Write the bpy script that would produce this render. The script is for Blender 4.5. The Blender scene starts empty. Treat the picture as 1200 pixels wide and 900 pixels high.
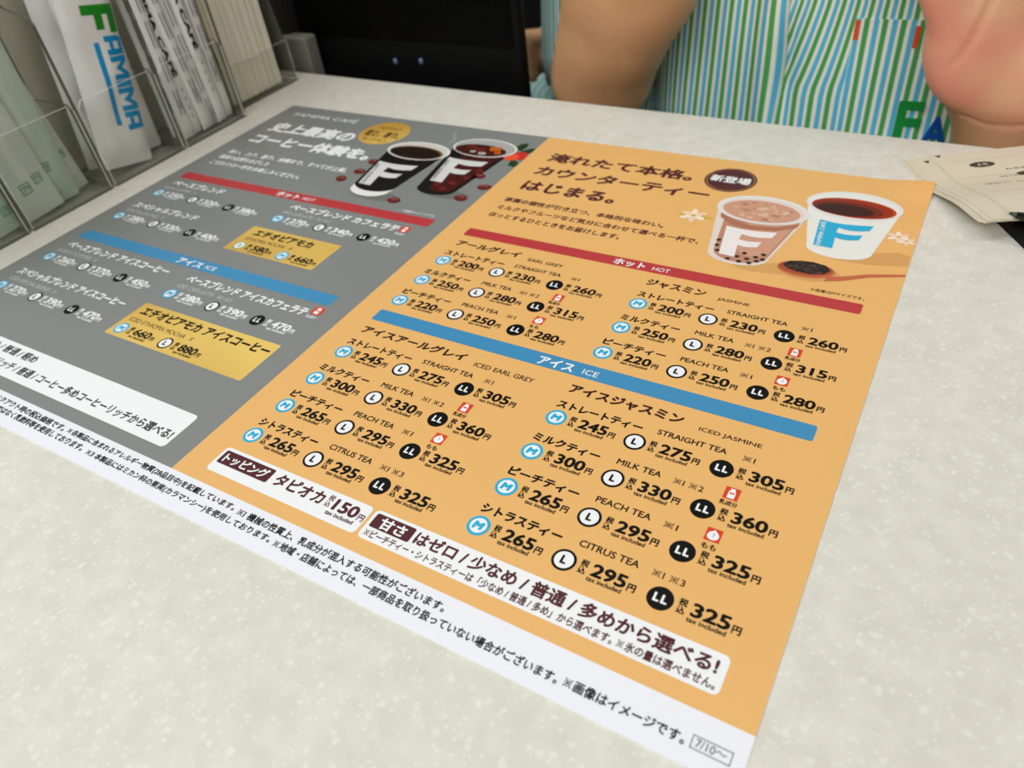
import bpy, bmesh, math, random
import numpy as np
from mathutils import Vector, Matrix, noise
random.seed(7)
SC = bpy.context.scene
COL = SC.collection

# ------------------------------------------------------------------ camera, world, lights, exposure
CT = 0.90                      # height of the counter top (m)
R = ((0.8619040699154049, -0.49508910973668413, 0.10958169410660815),
     (0.2552265523077459, 0.610310948811815, 0.7499199642342995),
     (-0.4381561151692832, -0.618390911301427, 0.6523893772581218))
cam = bpy.data.cameras.new('camera')
cam.sensor_width = 36.0
cam.lens = 875.82 * 36.0 / 1200.0
cam.clip_start = 0.01
cam.dof.use_dof = True
cam.dof.focus_distance = 0.268
cam.dof.aperture_fstop = 13.5
co = bpy.data.objects.new('camera', cam)
COL.objects.link(co)
D = Matrix(((1, 0, 0), (0, -1, 0), (0, 0, -1)))
rot = D @ Matrix(R).transposed() @ D
co.matrix_world = Matrix.Translation((0.42647, -0.38062, 0.18536 + CT)) @ rot.to_4x4()
SC.camera = co

w = bpy.data.worlds.new('world')
SC.world = w
w.use_nodes = True
w.node_tree.nodes['Background'].inputs[0].default_value = (1.0, 0.985, 0.96, 1)
w.node_tree.nodes['Background'].inputs[1].default_value = 0.25
SC.view_settings.view_transform = 'Standard'
SC.view_settings.look = 'None'
SC.view_settings.gamma = 1.0
SC.view_settings.use_curve_mapping = False
SC.view_settings.exposure = 0.06


def area(name, loc, target, size, power, colr):
    l = bpy.data.lights.new(name, 'AREA')
    l.shape = 'RECTANGLE'
    l.size, l.size_y = size
    l.energy = power
    l.color = colr
    o = bpy.data.objects.new(name, l)
    COL.objects.link(o)
    o.location = loc
    o.rotation_euler = (Vector(target) - Vector(loc)).to_track_quat('-Z', 'Y').to_euler()
    return o


area('ceiling_panel_customer_side', (-1.2, -0.7, 2.75), (-1.2, -0.65, 0), (1.6, 1.2), 26, (0.86, 0.97, 1.0))
area('added_fill_shop_aisle', (0.9, -3.0, 2.75), (0.9, -2.6, 0), (3.0, 1.2), 92, (1.0, 0.985, 0.95))  # unseen light added for more frontal light on the shirt
area('added_fill_above_counter', (0.35, 0.12, 2.75), (0.35, 0.13, 0), (2.4, 0.5), 10.5, (1.0, 0.965, 0.89))  # unseen light added to brighten the far part of the counter
SC.cycles.transparent_max_bounces = 40


# ------------------------------------------------------------------ helpers
def lin(c):
    return tuple((v / 255 / 12.92) if v <= 10.3 else (((v / 255) + 0.055) / 1.055) ** 2.4 for v in c)


MATS = {}


def mat(name, rgb, rough=0.5, spec=0.3, **k):
    if name in MATS:
        return MATS[name]
    m = bpy.data.materials.new(name)
    m.use_nodes = True
    b = m.node_tree.nodes['Principled BSDF']
    b.inputs['Base Color'].default_value = lin(rgb) + (1,)
    b.inputs['Roughness'].default_value = rough
    b.inputs['Specular IOR Level'].default_value = spec
    for a, v in k.items():
        b.inputs[a.replace('_', ' ')].default_value = v
    MATS[name] = m
    return m


def nodes(m):
    return m.node_tree.nodes, m.node_tree.links, m.node_tree.nodes['Principled BSDF']


class G:
    """collects geometry in counter millimetres: x right, y away from the customer, z up from the counter top"""
    def __init__(self):
        self.v, self.f, self.m, self.mats, self.uv = [], [], [], [], None

    def mi(self, m):
        if m not in self.mats:
            self.mats.append(m)
        return self.mats.index(m)

    def add(self, vs, fs, m):
        n = len(self.v)
        self.v += [tuple(p) for p in vs]
        i = self.mi(m)
        for f in fs:
            self.f.append([a + n for a in f])
            self.m.append(i)

    def box(self, a, b, m, fr=None):
        (x0, y0, z0), (x1, y1, z1) = a, b
        vs = [(x0, y0, z0), (x1, y0, z0), (x1, y1, z0), (x0, y1, z0), (x0, y0, z1), (x1, y0, z1), (x1, y1, z1), (x0, y1, z1)]
        if fr:
            vs = [fr(*p) for p in vs]
        self.add(vs, [(3, 2, 1, 0), (4, 5, 6, 7), (0, 1, 5, 4), (1, 2, 6, 5), (2, 3, 7, 6), (3, 0, 4, 7)], m)

    def prism(self, poly, axis, a, b, m, me=None):
        """poly: 2D outline, extruded along axis from a to b; me = material of the rim"""
        n = len(poly)

        def pt(p, t):
            return {'x': (t, p[0], p[1]), 'y': (p[0], t, p[1]), 'z': (p[0], p[1], t)}[axis]
        vs = [pt(p, a) for p in poly] + [pt(p, b) for p in poly]
        base = len(self.v)
        self.add(vs, [tuple(range(n - 1, -1, -1)), tuple(range(n, 2 * n))], m)
        i = self.mi(me or m)
        for k in range(n):
            self.f.append([base + k, base + (k + 1) % n, base + n + (k + 1) % n, base + n + k])
            self.m.append(i)

    def loft(self, rings, m, cap=True, closed=True):
        n = len(rings[0])
        vs = [p for r in rings for p in r]
        fs = []
        for i in range(len(rings) - 1):
            for k in range(n if closed else n - 1):
                k2 = (k + 1) % n
                fs.append((i * n + k, i * n + k2, (i + 1) * n + k2, (i + 1) * n + k))
        if cap:
            fs.append(tuple(range(n - 1, -1, -1)))
            fs.append(tuple(range((len(rings) - 1) * n, len(rings) * n)))
        self.add(vs, fs, m)

    def obj(self, name, parent=None, origin=None, smooth=False, fix=False):
        me = bpy.data.meshes.new(name)
        o = bpy.data.objects.new(name, me)
        COL.objects.link(o)
        if origin is None:
            origin = (0, 0, 0)
        if parent is not None:
            origin = parent['_o'] if '_o' in parent else (0, 0, 0)
            o.parent = parent
            o['_o'] = origin
        else:
            o['_o'] = origin
            o.location = (origin[0] / 1000, origin[1] / 1000, origin[2] / 1000 + CT)
        ox, oy, oz = origin
        me.from_pydata([((x - ox) / 1000, (y - oy) / 1000, (z - oz) / 1000) for x, y, z in self.v], [], self.f)
        for mm in self.mats:
            me.materials.append(mm)
        me.polygons.foreach_set('material_index', self.m)
        if self.uv:
            uvl = me.uv_layers.new(name='cloth')
            for l in me.loops:
                uvl.data[l.index].uv = self.uv[l.vertex_index]
        if fix:
            bm = bmesh.new()
            bm.from_mesh(me)
            bmesh.ops.recalc_face_normals(bm, faces=bm.faces)
            bm.to_mesh(me)
            bm.free()
        if smooth:
            me.polygons.foreach_set('use_smooth', [True] * len(me.polygons))
        me.update()
        return o


def tag(o, label=None, cat=None, group=None, kind=None):
    if label: o['label'] = label
    if cat: o['category'] = cat
    if group: o['group'] = group
    if kind: o['kind'] = kind
    return o


def empty(name, origin):
    o = bpy.data.objects.new(name, None)
    COL.objects.link(o)
    o.empty_display_size = 0.02
    o.location = (origin[0] / 1000, origin[1] / 1000, origin[2] / 1000 + CT)
    o['_o'] = origin
    return o


def sstep(a, b, x):
    t = min(1, max(0, (x - a) / (b - a)))
    return t * t * (3 - 2 * t)


# text outlines from Blender's built-in font, cached as flat meshes
_cu = bpy.data.curves.new('type', 'FONT')
_to = bpy.data.objects.new('type', _cu)
COL.objects.link(_to)
_cache = {}


def glyphs(s, bold=0.018, shear=0.0):
    """letter shapes; weight is built up by laying the same shapes over each other in a small ring"""
    key = (s, bold, shear)
    if key not in _cache:
        v0, f0, vm, fm = [], [], [], []
        pen_x = 0.0
        for j, bit in enumerate(s.split('※')):
            if j:                                   # the reference mark: a saltire with four dots
                w_ = .03
                shapes = [[(.08 - w_, .02 + w_), (.08 + w_, .02 - w_), (.76 + w_, .70 - w_), (.76 - w_, .70 + w_)],
                          [(.08 - w_, .70 - w_), (.08 + w_, .70 + w_), (.42, .36 + 2 * w_), (.42 - 2 * w_, .36)], [(.42 + 2 * w_, .36), (.42, .36 - 2 * w_), (.76 - w_, .02 - w_), (.76 + w_, .02 + w_)]]
                shapes += [[(cx_ + .065 * math.cos(t), cy_ + .065 * math.sin(t)) for t in (2 * math.pi * q / 8 for q in range(8))] for cx_, cy_ in ((.42, .62), (.42, .10), (.16, .36), (.68, .36))]
                for sh_ in shapes:
                    fm.append(tuple(range(len(vm), len(vm) + len(sh_))))
                    vm += [(x + pen_x, y, 0.0) for x, y in sh_]
                pen_x += 1.0 if ' ' not in s[:4] else .95
            if bit.strip():
                _cu.body = bit.strip()
                _cu.size = 1
                _cu.shear = shear
                _cu.resolution_u = 3
                dg = bpy.context.evaluated_depsgraph_get()
                dg.update()
                me = bpy.data.meshes.new_from_object(_to.evaluated_get(dg))
                lo = min(v.co.x for v in me.vertices) if pen_x else 0.0
                n0 = len(v0)
                v0 += [(v.co.x - lo + pen_x, v.co.y, 0.0) for v in me.vertices]
                f0 += [tuple(i + n0 for i in p.vertices) for p in me.polygons]
                pen_x = max(v[0] for v in v0[n0:]) + .12 + (.3 if bit.endswith(' ') else .35 if bit.endswith('。') else 0)
                bpy.data.meshes.remove(me)
        vs, fs = list(v0), list(f0)
        if bold > 0.003:
            for k in range(6 if bold < 0.03 else 8):
                t = 2 * math.pi * (k + .5) / (6 if bold < 0.03 else 8)
                n0 = len(vs)
                vs += [(x + bold * math.cos(t), y + bold * math.sin(t), .004 * (k + 1)) for x, y, _ in v0]
                fs += [tuple(i + n0 for i in f) for f in f0]
        n0 = len(vs)
        vs += vm
        fs += [tuple(i + n0 for i in f) for f in fm]
        xs = [p[0] for p in vs]
        ys = [p[1] for p in vs]
        _cache[key] = (vs, fs, min(xs), max(xs), min(ys), max(ys))
    return _cache[key]


def up(p, e):
    return (p[0], p[1], p[2] + e)


def out(p, e):
    return (p[0] + e, p[1], p[2])


def text_on(g, s, x0, x1, y0, y1, m, fr, bold=0.018, shear=0.0):
    """fit text s into the box x0..x1, y0..y1 of a flat frame fr(x, y) -> 3D"""
    vs, fs, ax, bx, ay, by = glyphs(s, bold, shear)
    sx = (x1 - x0) / (bx - ax)
    sy = (y1 - y0) / (by - ay)
    g.add([up(fr(x0 + (x - ax) * sx, y0 + (y - ay) * sy), e) for x, y, e in vs], fs, m)


# ------------------------------------------------------------------ materials
def counter_mat():
    m = mat('solid_surface', (226, 222, 206), 0.45, 0.25)
    N, L, B = nodes(m)
    tc = N.new('ShaderNodeTexCoord')
    v1 = N.new('ShaderNodeTexVoronoi'); v1.inputs['Scale'].default_value = 300
    v2 = N.new('ShaderNodeTexVoronoi'); v2.inputs['Scale'].default_value = 560
    n1 = N.new('ShaderNodeTexNoise'); n1.inputs['Scale'].default_value = 120; n1.inputs['Detail'].default_value = 4
    n2 = N.new('ShaderNodeTexNoise'); n2.inputs['Scale'].default_value = 38
    n3 = N.new('ShaderNodeTexNoise'); n3.inputs['Scale'].default_value = 330
    wob = N.new('ShaderNodeTexNoise'); wob.inputs['Scale'].default_value = 260
    L.new(tc.outputs['Object'], wob.inputs['Vector'])
    wm = N.new('ShaderNodeMix'); wm.data_type = 'RGBA'; wm.blend_type = 'LINEAR_LIGHT'; wm.inputs['Factor'].default_value = 0.0016
    L.new(tc.outputs['Object'], wm.inputs[6]); L.new(wob.outputs['Color'], wm.inputs[7])
    for q in (v1, v2):
        L.new(wm.outputs[2], q.inputs['Vector'])
    for q in (n1, n2, n3):
        L.new(tc.outputs['Object'], q.inputs['Vector'])

    def ramp(src, stops):
        r = N.new('ShaderNodeValToRGB')
        r.color_ramp.elements[0].position, r.color_ramp.elements[0].color = stops[0][0], stops[0][1] + (1,)
        r.color_ramp.elements[1].position, r.color_ramp.elements[1].color = stops[1][0], stops[1][1] + (1,)
        L.new(src, r.inputs['Fac'])
        return r.outputs['Color']

    def mix(fac, a, b):
        x = N.new('ShaderNodeMix'); x.data_type = 'RGBA'
        for sock, val in ((x.inputs['Factor'], fac), (x.inputs[6], a), (x.inputs[7], b)):
            if hasattr(val, 'links') or hasattr(val, 'node'):
                L.new(val, sock)
            else:
                sock.default_value = val
        return x.outputs[2]
    base = mix(ramp(n1.outputs['Fac'], ((0.35, (0, 0, 0)), (0.65, (1, 1, 1)))), lin((213, 209, 198)) + (1,), lin((222, 218, 208)) + (1,))
    base = mix(ramp(n2.outputs['Fac'], ((0.4, (0, 0, 0)), (0.75, (0.45, 0.45, 0.45)))), base, lin((209, 205, 192)) + (1,))
    # crushed pale chips: only some cells carry a chip
    sep = N.new('ShaderNodeSeparateColor'); L.new(v1.outputs['Color'], sep.inputs[0])
    pick = N.new('ShaderNodeMath'); pick.operation = 'GREATER_THAN'; pick.inputs[1].default_value = 0.6
    L.new(sep.outputs[0], pick.inputs[0])
    d1 = ramp(v1.outputs['Distance'], ((0.1, (.65, .65, .65)), (0.42, (0, 0, 0))))
    mul = N.new('ShaderNodeMath'); mul.operation = 'MULTIPLY'
    L.new(d1, mul.inputs[0]); L.new(pick.outputs[0], mul.inputs[1])
    base = mix(mul.outputs[0], base, lin((233, 231, 222)) + (1,))
    sep2 = N.new('ShaderNodeSeparateColor'); L.new(v2.outputs['Color'], sep2.inputs[0])
    pick2 = N.new('ShaderNodeMath'); pick2.operation = 'GREATER_THAN'; pick2.inputs[1].default_value = 0.6
    L.new(sep2.outputs[1], pick2.inputs[0])
    d2 = ramp(v2.outputs['Distance'], ((0.15, (0.7, 0.7, 0.7)), (0.4, (0, 0, 0))))
    mul2 = N.new('ShaderNodeMath'); mul2.operation = 'MULTIPLY'
    L.new(d2, mul2.inputs[0]); L.new(pick2.outputs[0], mul2.inputs[1])
    base = mix(mul2.outputs[0], base, lin((232, 229, 218)) + (1,))
    L.new(base, B.inputs['Base Color'])
    return m


def acrylic():
    m = bpy.data.materials.new('clear_acrylic')
    m.use_nodes = True
    N, L = m.node_tree.nodes, m.node_tree.links
    N.remove(N['Principled BSDF'])
    out = N['Material Output']
    t = N.new('ShaderNodeBsdfTransparent'); t.inputs[0].default_value = (0.975, 0.982, 0.972, 1)
    gl = N.new('ShaderNodeBsdfGlossy'); gl.inputs['Roughness'].default_value = 0.06
    fr = N.new('ShaderNodeFresnel'); fr.inputs['IOR'].default_value = 1.35
    mx = N.new('ShaderNodeMixShader')
    ge = N.new('ShaderNodeNewGeometry')
    inv = N.new('ShaderNodeMath'); inv.operation = 'SUBTRACT'; inv.inputs[0].default_value = 1.0
    L.new(ge.outputs['Backfacing'], inv.inputs[1])
    mu = N.new('ShaderNodeMath'); mu.operation = 'MULTIPLY'
    L.new(fr.outputs[0], mu.inputs[0]); L.new(inv.outputs[0], mu.inputs[1])
    L.new(mu.outputs[0], mx.inputs[0]); L.new(t.outputs[0], mx.inputs[1]); L.new(gl.outputs[0], mx.inputs[2])
    L.new(mx.outputs[0], out.inputs[0])
    return m


def film(name, rgb, opacity):
    m = bpy.data.materials.new(name)
    m.use_nodes = True
    N, L, B = nodes(m)
    B.inputs['Base Color'].default_value = lin(rgb) + (1,)
    B.inputs['Roughness'].default_value = 0.35
    t = N.new('ShaderNodeBsdfTransparent')
    mx = N.new('ShaderNodeMixShader'); mx.inputs[0].default_value = opacity
    L.new(t.outputs[0], mx.inputs[1]); L.new(B.outputs[0], mx.inputs[2])
    L.new(mx.outputs[0], N['Material Output'].inputs[0])
    return m


def cloth_mat():
    """white cotton with woven green and blue stripes, laid out along the cloth's own width"""
    m = mat('striped_cotton', (222, 228, 210), 0.85, 0.15)
    N, L, B = nodes(m)
    uv = N.new('ShaderNodeUVMap'); uv.uv_map = 'cloth'
    sx = N.new('ShaderNodeSeparateXYZ'); L.new(uv.outputs[0], sx.inputs[0])
    mo = N.new('ShaderNodeMath'); mo.operation = 'FRACT'; L.new(sx.outputs[0], mo.inputs[0])
    r = N.new('ShaderNodeValToRGB')
    W_, G_, B_ = lin((250, 253, 240)) + (1,), lin((84, 172, 96)) + (1,), lin((96, 196, 236)) + (1,)
    e = r.color_ramp.elements
    e[0].position, e[0].color = 0.0, G_
    e[1].position, e[1].color = 1.0, G_
    for p, c in ((0.13, G_), (0.17, W_), (0.36, W_), (0.40, B_), (0.65, B_), (0.69, W_), (0.83, W_), (0.87, G_)):
        q = e.new(p); q.color = c
    L.new(mo.outputs[0], r.inputs[0])
    wv = N.new('ShaderNodeTexNoise'); wv.inputs['Scale'].default_value = 900
    tc = N.new('ShaderNodeTexCoord'); L.new(tc.outputs['Object'], wv.inputs['Vector'])
    bp = N.new('ShaderNodeBump'); bp.inputs['Strength'].default_value = 0.15; bp.inputs['Distance'].default_value = 0.001
    L.new(wv.outputs['Fac'], bp.inputs['Height']); L.new(bp.outputs[0], B.inputs['Normal'])
    L.new(r.outputs[0], B.inputs['Base Color'])
    return m


def skin_mat():
    m = mat('skin', (196, 146, 108), 0.5, 0.35)
    N, L, B = nodes(m)
    tc = N.new('ShaderNodeTexCoord')
    n = N.new('ShaderNodeTexNoise'); n.inputs['Scale'].default_value = 28; n.inputs['Detail'].default_value = 4
    at = N.new('ShaderNodeAttribute'); at.attribute_name = 'palm'
    L.new(tc.outputs['Object'], n.inputs['Vector'])
    r = N.new('ShaderNodeValToRGB')
    r.color_ramp.elements[0].position = 0.35; r.color_ramp.elements[0].color = lin((190, 142, 100)) + (1,)
    r.color_ramp.elements[1].position = 0.7; r.color_ramp.elements[1].color = lin((206, 156, 116)) + (1,)
    r2 = N.new('ShaderNodeValToRGB')
    r2.color_ramp.elements[0].position = 0.4; r2.color_ramp.elements[0].color = lin((214, 162, 126)) + (1,)
    r2.color_ramp.elements[1].position = 0.62; r2.color_ramp.elements[1].color = lin((216, 144, 120)) + (1,)
    L.new(n.outputs['Fac'], r.inputs[0]); L.new(n.outputs['Fac'], r2.inputs[0])
    mx = N.new('ShaderNodeMix'); mx.data_type = 'RGBA'
    L.new(at.outputs['Fac'], mx.inputs['Factor']); L.new(r.outputs[0], mx.inputs[6]); L.new(r2.outputs[0], mx.inputs[7])
    L.new(mx.outputs[2], B.inputs['Base Color'])
    B.inputs['Subsurface Weight'].default_value = 0.08
    B.inputs['Subsurface Radius'].default_value = (0.01, 0.004, 0.002)
    return m


M_COUNTER = counter_mat()
M_ACR = acrylic()
M_EDGE = mat('acrylic_cut_edge', (92, 92, 82), 0.3, 0.5)
M_PALE_EDGE = film('acrylic_top_edge', (225, 225, 215), 0.55)
M_BLACK = mat('black_plastic', (9, 10, 10), 0.5, 0.12)
M_SCREEN = mat('switched_off_screen', (2, 2, 2), 0.45, 0.08)
M_CLOTH = cloth_mat()
M_SKIN = skin_mat()

# ------------------------------------------------------------------ setting
g = G()
g.box((-2500, -2500, -930), (3000, 2500, -900), mat('floor_tile', (176, 172, 162), 0.5))
tag(g.obj('floor'), 'pale tiled shop floor', 'floor', kind='structure')
g = G()
g.box((-2500, 1500, -900), (3000, 1560, 1900), mat('wall_painted_shade', (14, 14, 14), 0.8, 0.1))  # shade put into the near-black colour, since the lamps would light this wall
tag(g.obj('wall_back'), 'wall behind the counter staff, its shade painted into the colour', 'wall', kind='structure')

# counter: slab with eased edges on a recessed carcass
g = G()
back = lambda x: 61.1 - (x + 37) * 0.01897
prof = []
for k in range(5):
    a = k / 4 * math.pi / 2
    prof.append((2.5 - 2.5 * math.cos(a) * 1.0, 2.5 * math.sin(a)))   # inset, drop
def ring(inset, z):
    return [(-900 + inset, -620 + inset, z), (1500 - inset, -620 + inset, z), (1500 - inset, back(1500) - inset, z), (-900 + inset, back(-900) - inset, z)]
rings = [ring(0, -34)]
for k in range(6):
    a = k / 5 * math.pi / 2
    rings.append(ring(2.5 - 2.5 * math.cos(a), -2.5 + 2.5 * math.sin(a)))
g.loft(rings, M_COUNTER)
ct = g.obj('counter', origin=(300, -280, -900))
g = G()
g.box((-860, -580, -900), (1460, 10, -34), mat('counter_panel', (150, 148, 140), 0.6))
g.obj('base_cabinet', ct)
tag(ct, 'off white speckled shop counter the menu lies on', 'counter')

# ------------------------------------------------------------------ the menu sheet (page millimetres: x right, y down the page)
SW, SH, DIV, WHITE = 420.0, 307.3, 210.4, 293.3


def lift(x, y):
    d = math.hypot(x - SW, y)
    return 2.0 * sstep(25, 0, d) if d < 25 else 0.0


def pg(layer):
    return lambda x, y: (x, -y, 0.32 + 0.05 * layer + lift(x, y))


P = dict(
    paper=mat('laminated_white_paper', (236, 236, 243), 0.38, 0.3), gray=mat('print_grey', (131, 133, 131), 0.4, 0.3),
    orange=mat('print_orange', (233, 180, 110), 0.4, 0.3), red=mat('print_red', (186, 58, 62), 0.4, 0.3),
    blue=mat('print_blue', (64, 140, 186), 0.4, 0.3), maroon=mat('print_maroon', (84, 34, 40), 0.4, 0.25),
    black=mat('print_black', (10, 9, 8), 0.45, 0.18), brown=mat('print_brown', (56, 24, 20), 0.45, 0.2),
    white=mat('print_white', (240, 240, 242), 0.4, 0.3), pale=mat('print_pale_grey', (196, 197, 194), 0.4, 0.3),
    cyan=mat('print_cyan', (36, 172, 214), 0.4, 0.3), dark=mat('print_dark_grey', (62, 62, 64), 0.4, 0.3),
    icon=mat('print_vermilion', (216, 66, 34), 0.4, 0.3), green=mat('print_green', (130, 170, 90), 0.4, 0.3),
    line=mat('print_line_grey', (120, 116, 118), 0.4, 0.3), shade=mat('print_orange_shade', (214, 160, 96), 0.4, 0.3))


def gold_mat():
    m = mat('print_gold', (226, 184, 86), 0.35, 0.4)
    N, L, B = nodes(m)
    tc = N.new('ShaderNodeTexCoord')
    gr = N.new('ShaderNodeTexNoise'); gr.inputs['Scale'].default_value = 9; gr.inputs['Detail'].default_value = 0
    L.new(tc.outputs['Object'], gr.inputs['Vector'])
    r = N.new('ShaderNodeValToRGB')
    r.color_ramp.elements[0].position = 0.35; r.color_ramp.elements[0].color = lin((196, 150, 66)) + (1,)
    r.color_ramp.elements[1].position = 0.6; r.color_ramp.elements[1].color = lin((232, 196, 104)) + (1,)
    L.new(gr.outputs['Fac'], r.inputs[0]); L.new(r.outputs[0], B.inputs['Base Color'])
    return m


P['gold'] = gold_mat()

g = G()
nx, ny = 105, 77
top = [(SW * i / nx, SH * j / ny) for j in range(ny + 1) for i in range(nx + 1)]
n = len(top)
vs = [pg(0)(x, y) for x, y in top] + [(x, -y, 0.02 + lift(x, y)) for x, y in top]
fs = []
for j in range(ny):
    for i in range(nx):
        a = j * (nx + 1) + i
        fs.append((a + nx + 1, a + nx + 2, a + 1, a))
        fs.append((n + a, n + a + 1, n + a + nx + 2, n + a + nx + 1))
for i in range(nx):
    fs.append((i, i + 1, n + i + 1, n + i))
    a = ny * (nx + 1) + i
    fs.append((a + 1, a, n + a, n + a + 1))
for j in range(ny):
    a = j * (nx + 1)
    fs.append((a + nx + 1, a, n + a, n + a + nx + 1))
    a += nx
    fs.append((a, a + nx + 1, n + a + nx + 1, n + a))
g.add(vs, fs, P['paper'])
MENU = tag(g.obj('menu_sheet', origin=(210, -153, 0), fix=True), 'large laminated cafe menu sheet, grey half and orange half, lying on the counter', 'menu')


def sheet(g, poly, m, layer=1):
    f = pg(layer)
    a = sum(poly[i][0] * poly[(i + 1) % len(poly)][1] - poly[(i + 1) % len(poly)][0] * poly[i][1] for i in range(len(poly)))
    if a > 0:
        poly = poly[::-1]
    g.add([f(*p) for p in poly], [tuple(range(len(poly)))], m)


def grid(g, x0, y0, x1, y1, m, layer=1, step=3.5):
    f = pg(layer)
    ni, nj = max(1, round((x1 - x0) / step)), max(1, round((y1 - y0) / step))
    vs = [f(x0 + (x1 - x0) * i / ni, y0 + (y1 - y0) * j / nj) for j in range(nj + 1) for i in range(ni + 1)]
    g.add(vs, [((j + 1) * (ni + 1) + i, (j + 1) * (ni + 1) + i + 1, j * (ni + 1) + i + 1, j * (ni + 1) + i) for j in range(nj) for i in range(ni)], m)


def rrect(x0, y0, x1, y1, r):
    out = []
    for cx, cy, a0 in ((x1 - r, y0 + r, -90), (x1 - r, y1 - r, 0), (x0 + r, y1 - r, 90), (x0 + r, y0 + r, 180)):
        for k in range(6):
            a = math.radians(a0 + 90 * k / 5)
            out.append((cx + r * math.cos(a), cy + r * math.sin(a)))
    return out


def ell(cx, cy, a, b, n=40, rot=0):
    c, s = math.cos(rot), math.sin(rot)
    return [(cx + a * math.cos(t) * c - b * math.sin(t) * s, cy + a * math.cos(t) * s + b * math.sin(t) * c) for t in (2 * math.pi * k / n for k in range(n))]


def write(g, s, x0, x1, base, m, h=None, bold=0.018, layer=2, shear=0.0):
    """set text on the page: ink from x0 to x1, ink bottom at base, ink height h (or in proportion)"""
    vs, fs, ax, bx, ay, by = glyphs(s, bold, shear)
    if h is None:
        h = (by - ay) * (x1 - x0) / (bx - ax)
    f = pg(layer)
    text_on(g, s, x0, x1, -base, -base + h, m, lambda x, y: f(x, -y), bold, shear)


def part(name, fn, label=None):
    g = G()
    fn(g)
    o = g.obj(name, MENU)
    if label:
        o['label'] = label
    return o


part('coffee_panel', lambda g: grid(g, 0, 0, DIV, WHITE, P['gray']), 'grey left panel of the coffee menu')
part('tea_panel', lambda g: grid(g, DIV, 0, SW, WHITE, P['orange']), 'orange right panel of the tea menu')


def bar(x0, y0, x1, y1, m, jp, en, tx0, tx1, ex0, ex1, tb, eb):
    def fn(g):
        sheet(g, rrect(x0, y0, x1, y1, 1.0), m, 2)
        write(g, jp, tx0, tx1, tb, P['white'], 5.0, 0.035, 3)
        write(g, en, ex0, ex1, eb, P['white'], 3.0, 0.004, 3)
    part('section_bar', fn, ('red' if m == P['red'] else 'blue') + ' heading bar with white lettering')


bar(222.6, 109.2, 408.8, 116.3, P['red'], 'ホット', 'HOT', 303.2, 318.2, 321.8, 329.7, 115.4, 114.6)
bar(222.9, 184.0, 408.8, 191.8, P['blue'], 'アイス', 'ICE', 304.6, 320.0, 323.9, 330.3, 190.8, 189.9)
bar(9.5, 108.3, 200.6, 115.9, P['red'], 'ホット', 'HOT', 90.9, 108.2, 111.2, 120.0, 114.7, 113.9)
bar(11.0, 183.4, 197.8, 191.4, P['blue'], 'アイス', 'ICE', 91.9, 110.3, 112.7, 120.2, 190.3, 189.2)

BADGE = {'S': ('green', 'white', 'green'), 'M': ('cyan', 'white', 'cyan'), 'L': ('black', 'white', 'black'), 'LL': ('black', 'black', 'white')}


def badge(kind, cx, cy, r=3.85):
    rim, fill, ink = BADGE[kind]

    def fn(g):
        sheet(g, ell(cx, cy, r, r), P[rim], 2)
        if rim != fill:
            sheet(g, ell(cx, cy, r * (.74 if kind == 'M' else .78), r * (.74 if kind == 'M' else .78)), P[fill], 3)
        hw = {'S': 1.05, 'M': 1.9, 'L': 0.95, 'LL': 2.05}[kind] * r / 3.85
        q = r / 3.85
        if kind == 'LL':
            write(g, 'L', cx - 1.95 * q, cx - .15 * q, cy + 1.45 * q, P[ink], 2.9 * q, 0.05, 4)
            write(g, 'L', cx + .35 * q, cx + 2.15 * q, cy + 1.45 * q, P[ink], 2.9 * q, 0.05, 4)
        else:
            write(g, kind, cx - hw, cx + hw, cy + 1.5 * q, P[ink], 3.0 * q, 0.07 if kind == 'M' else 0.055, 4, 0.0 if kind == 'L' else 0.12)
    part('size_badge', fn, {'S': 'green ringed S badge', 'M': 'blue ringed M badge', 'L': 'black ringed L badge', 'LL': 'solid black LL badge'}[kind])


def price(cx, cy, val, m, bold=0.036):
    def fn(g):
        write(g, '税', cx + 5.0, cx + 7.5, cy - 0.35, m, 2.5, 0.036)
        write(g, '込', cx + 5.0, cx + 7.5, cy + 2.15, m, 2.4, 0.036)
        write(g, val, cx + 8.9, cx + 19.7, cy + 1.7, m, 4.6, bold, shear=0.0)
        write(g, '円', cx + 20.3, cx + 22.8, cy + 1.8, m, 2.7, 0.042)
        write(g, 'tax included', cx + 8.5, cx + 19.4, cy + 3.55, m, 1.6, 0.028)
    part('price', fn)


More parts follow.
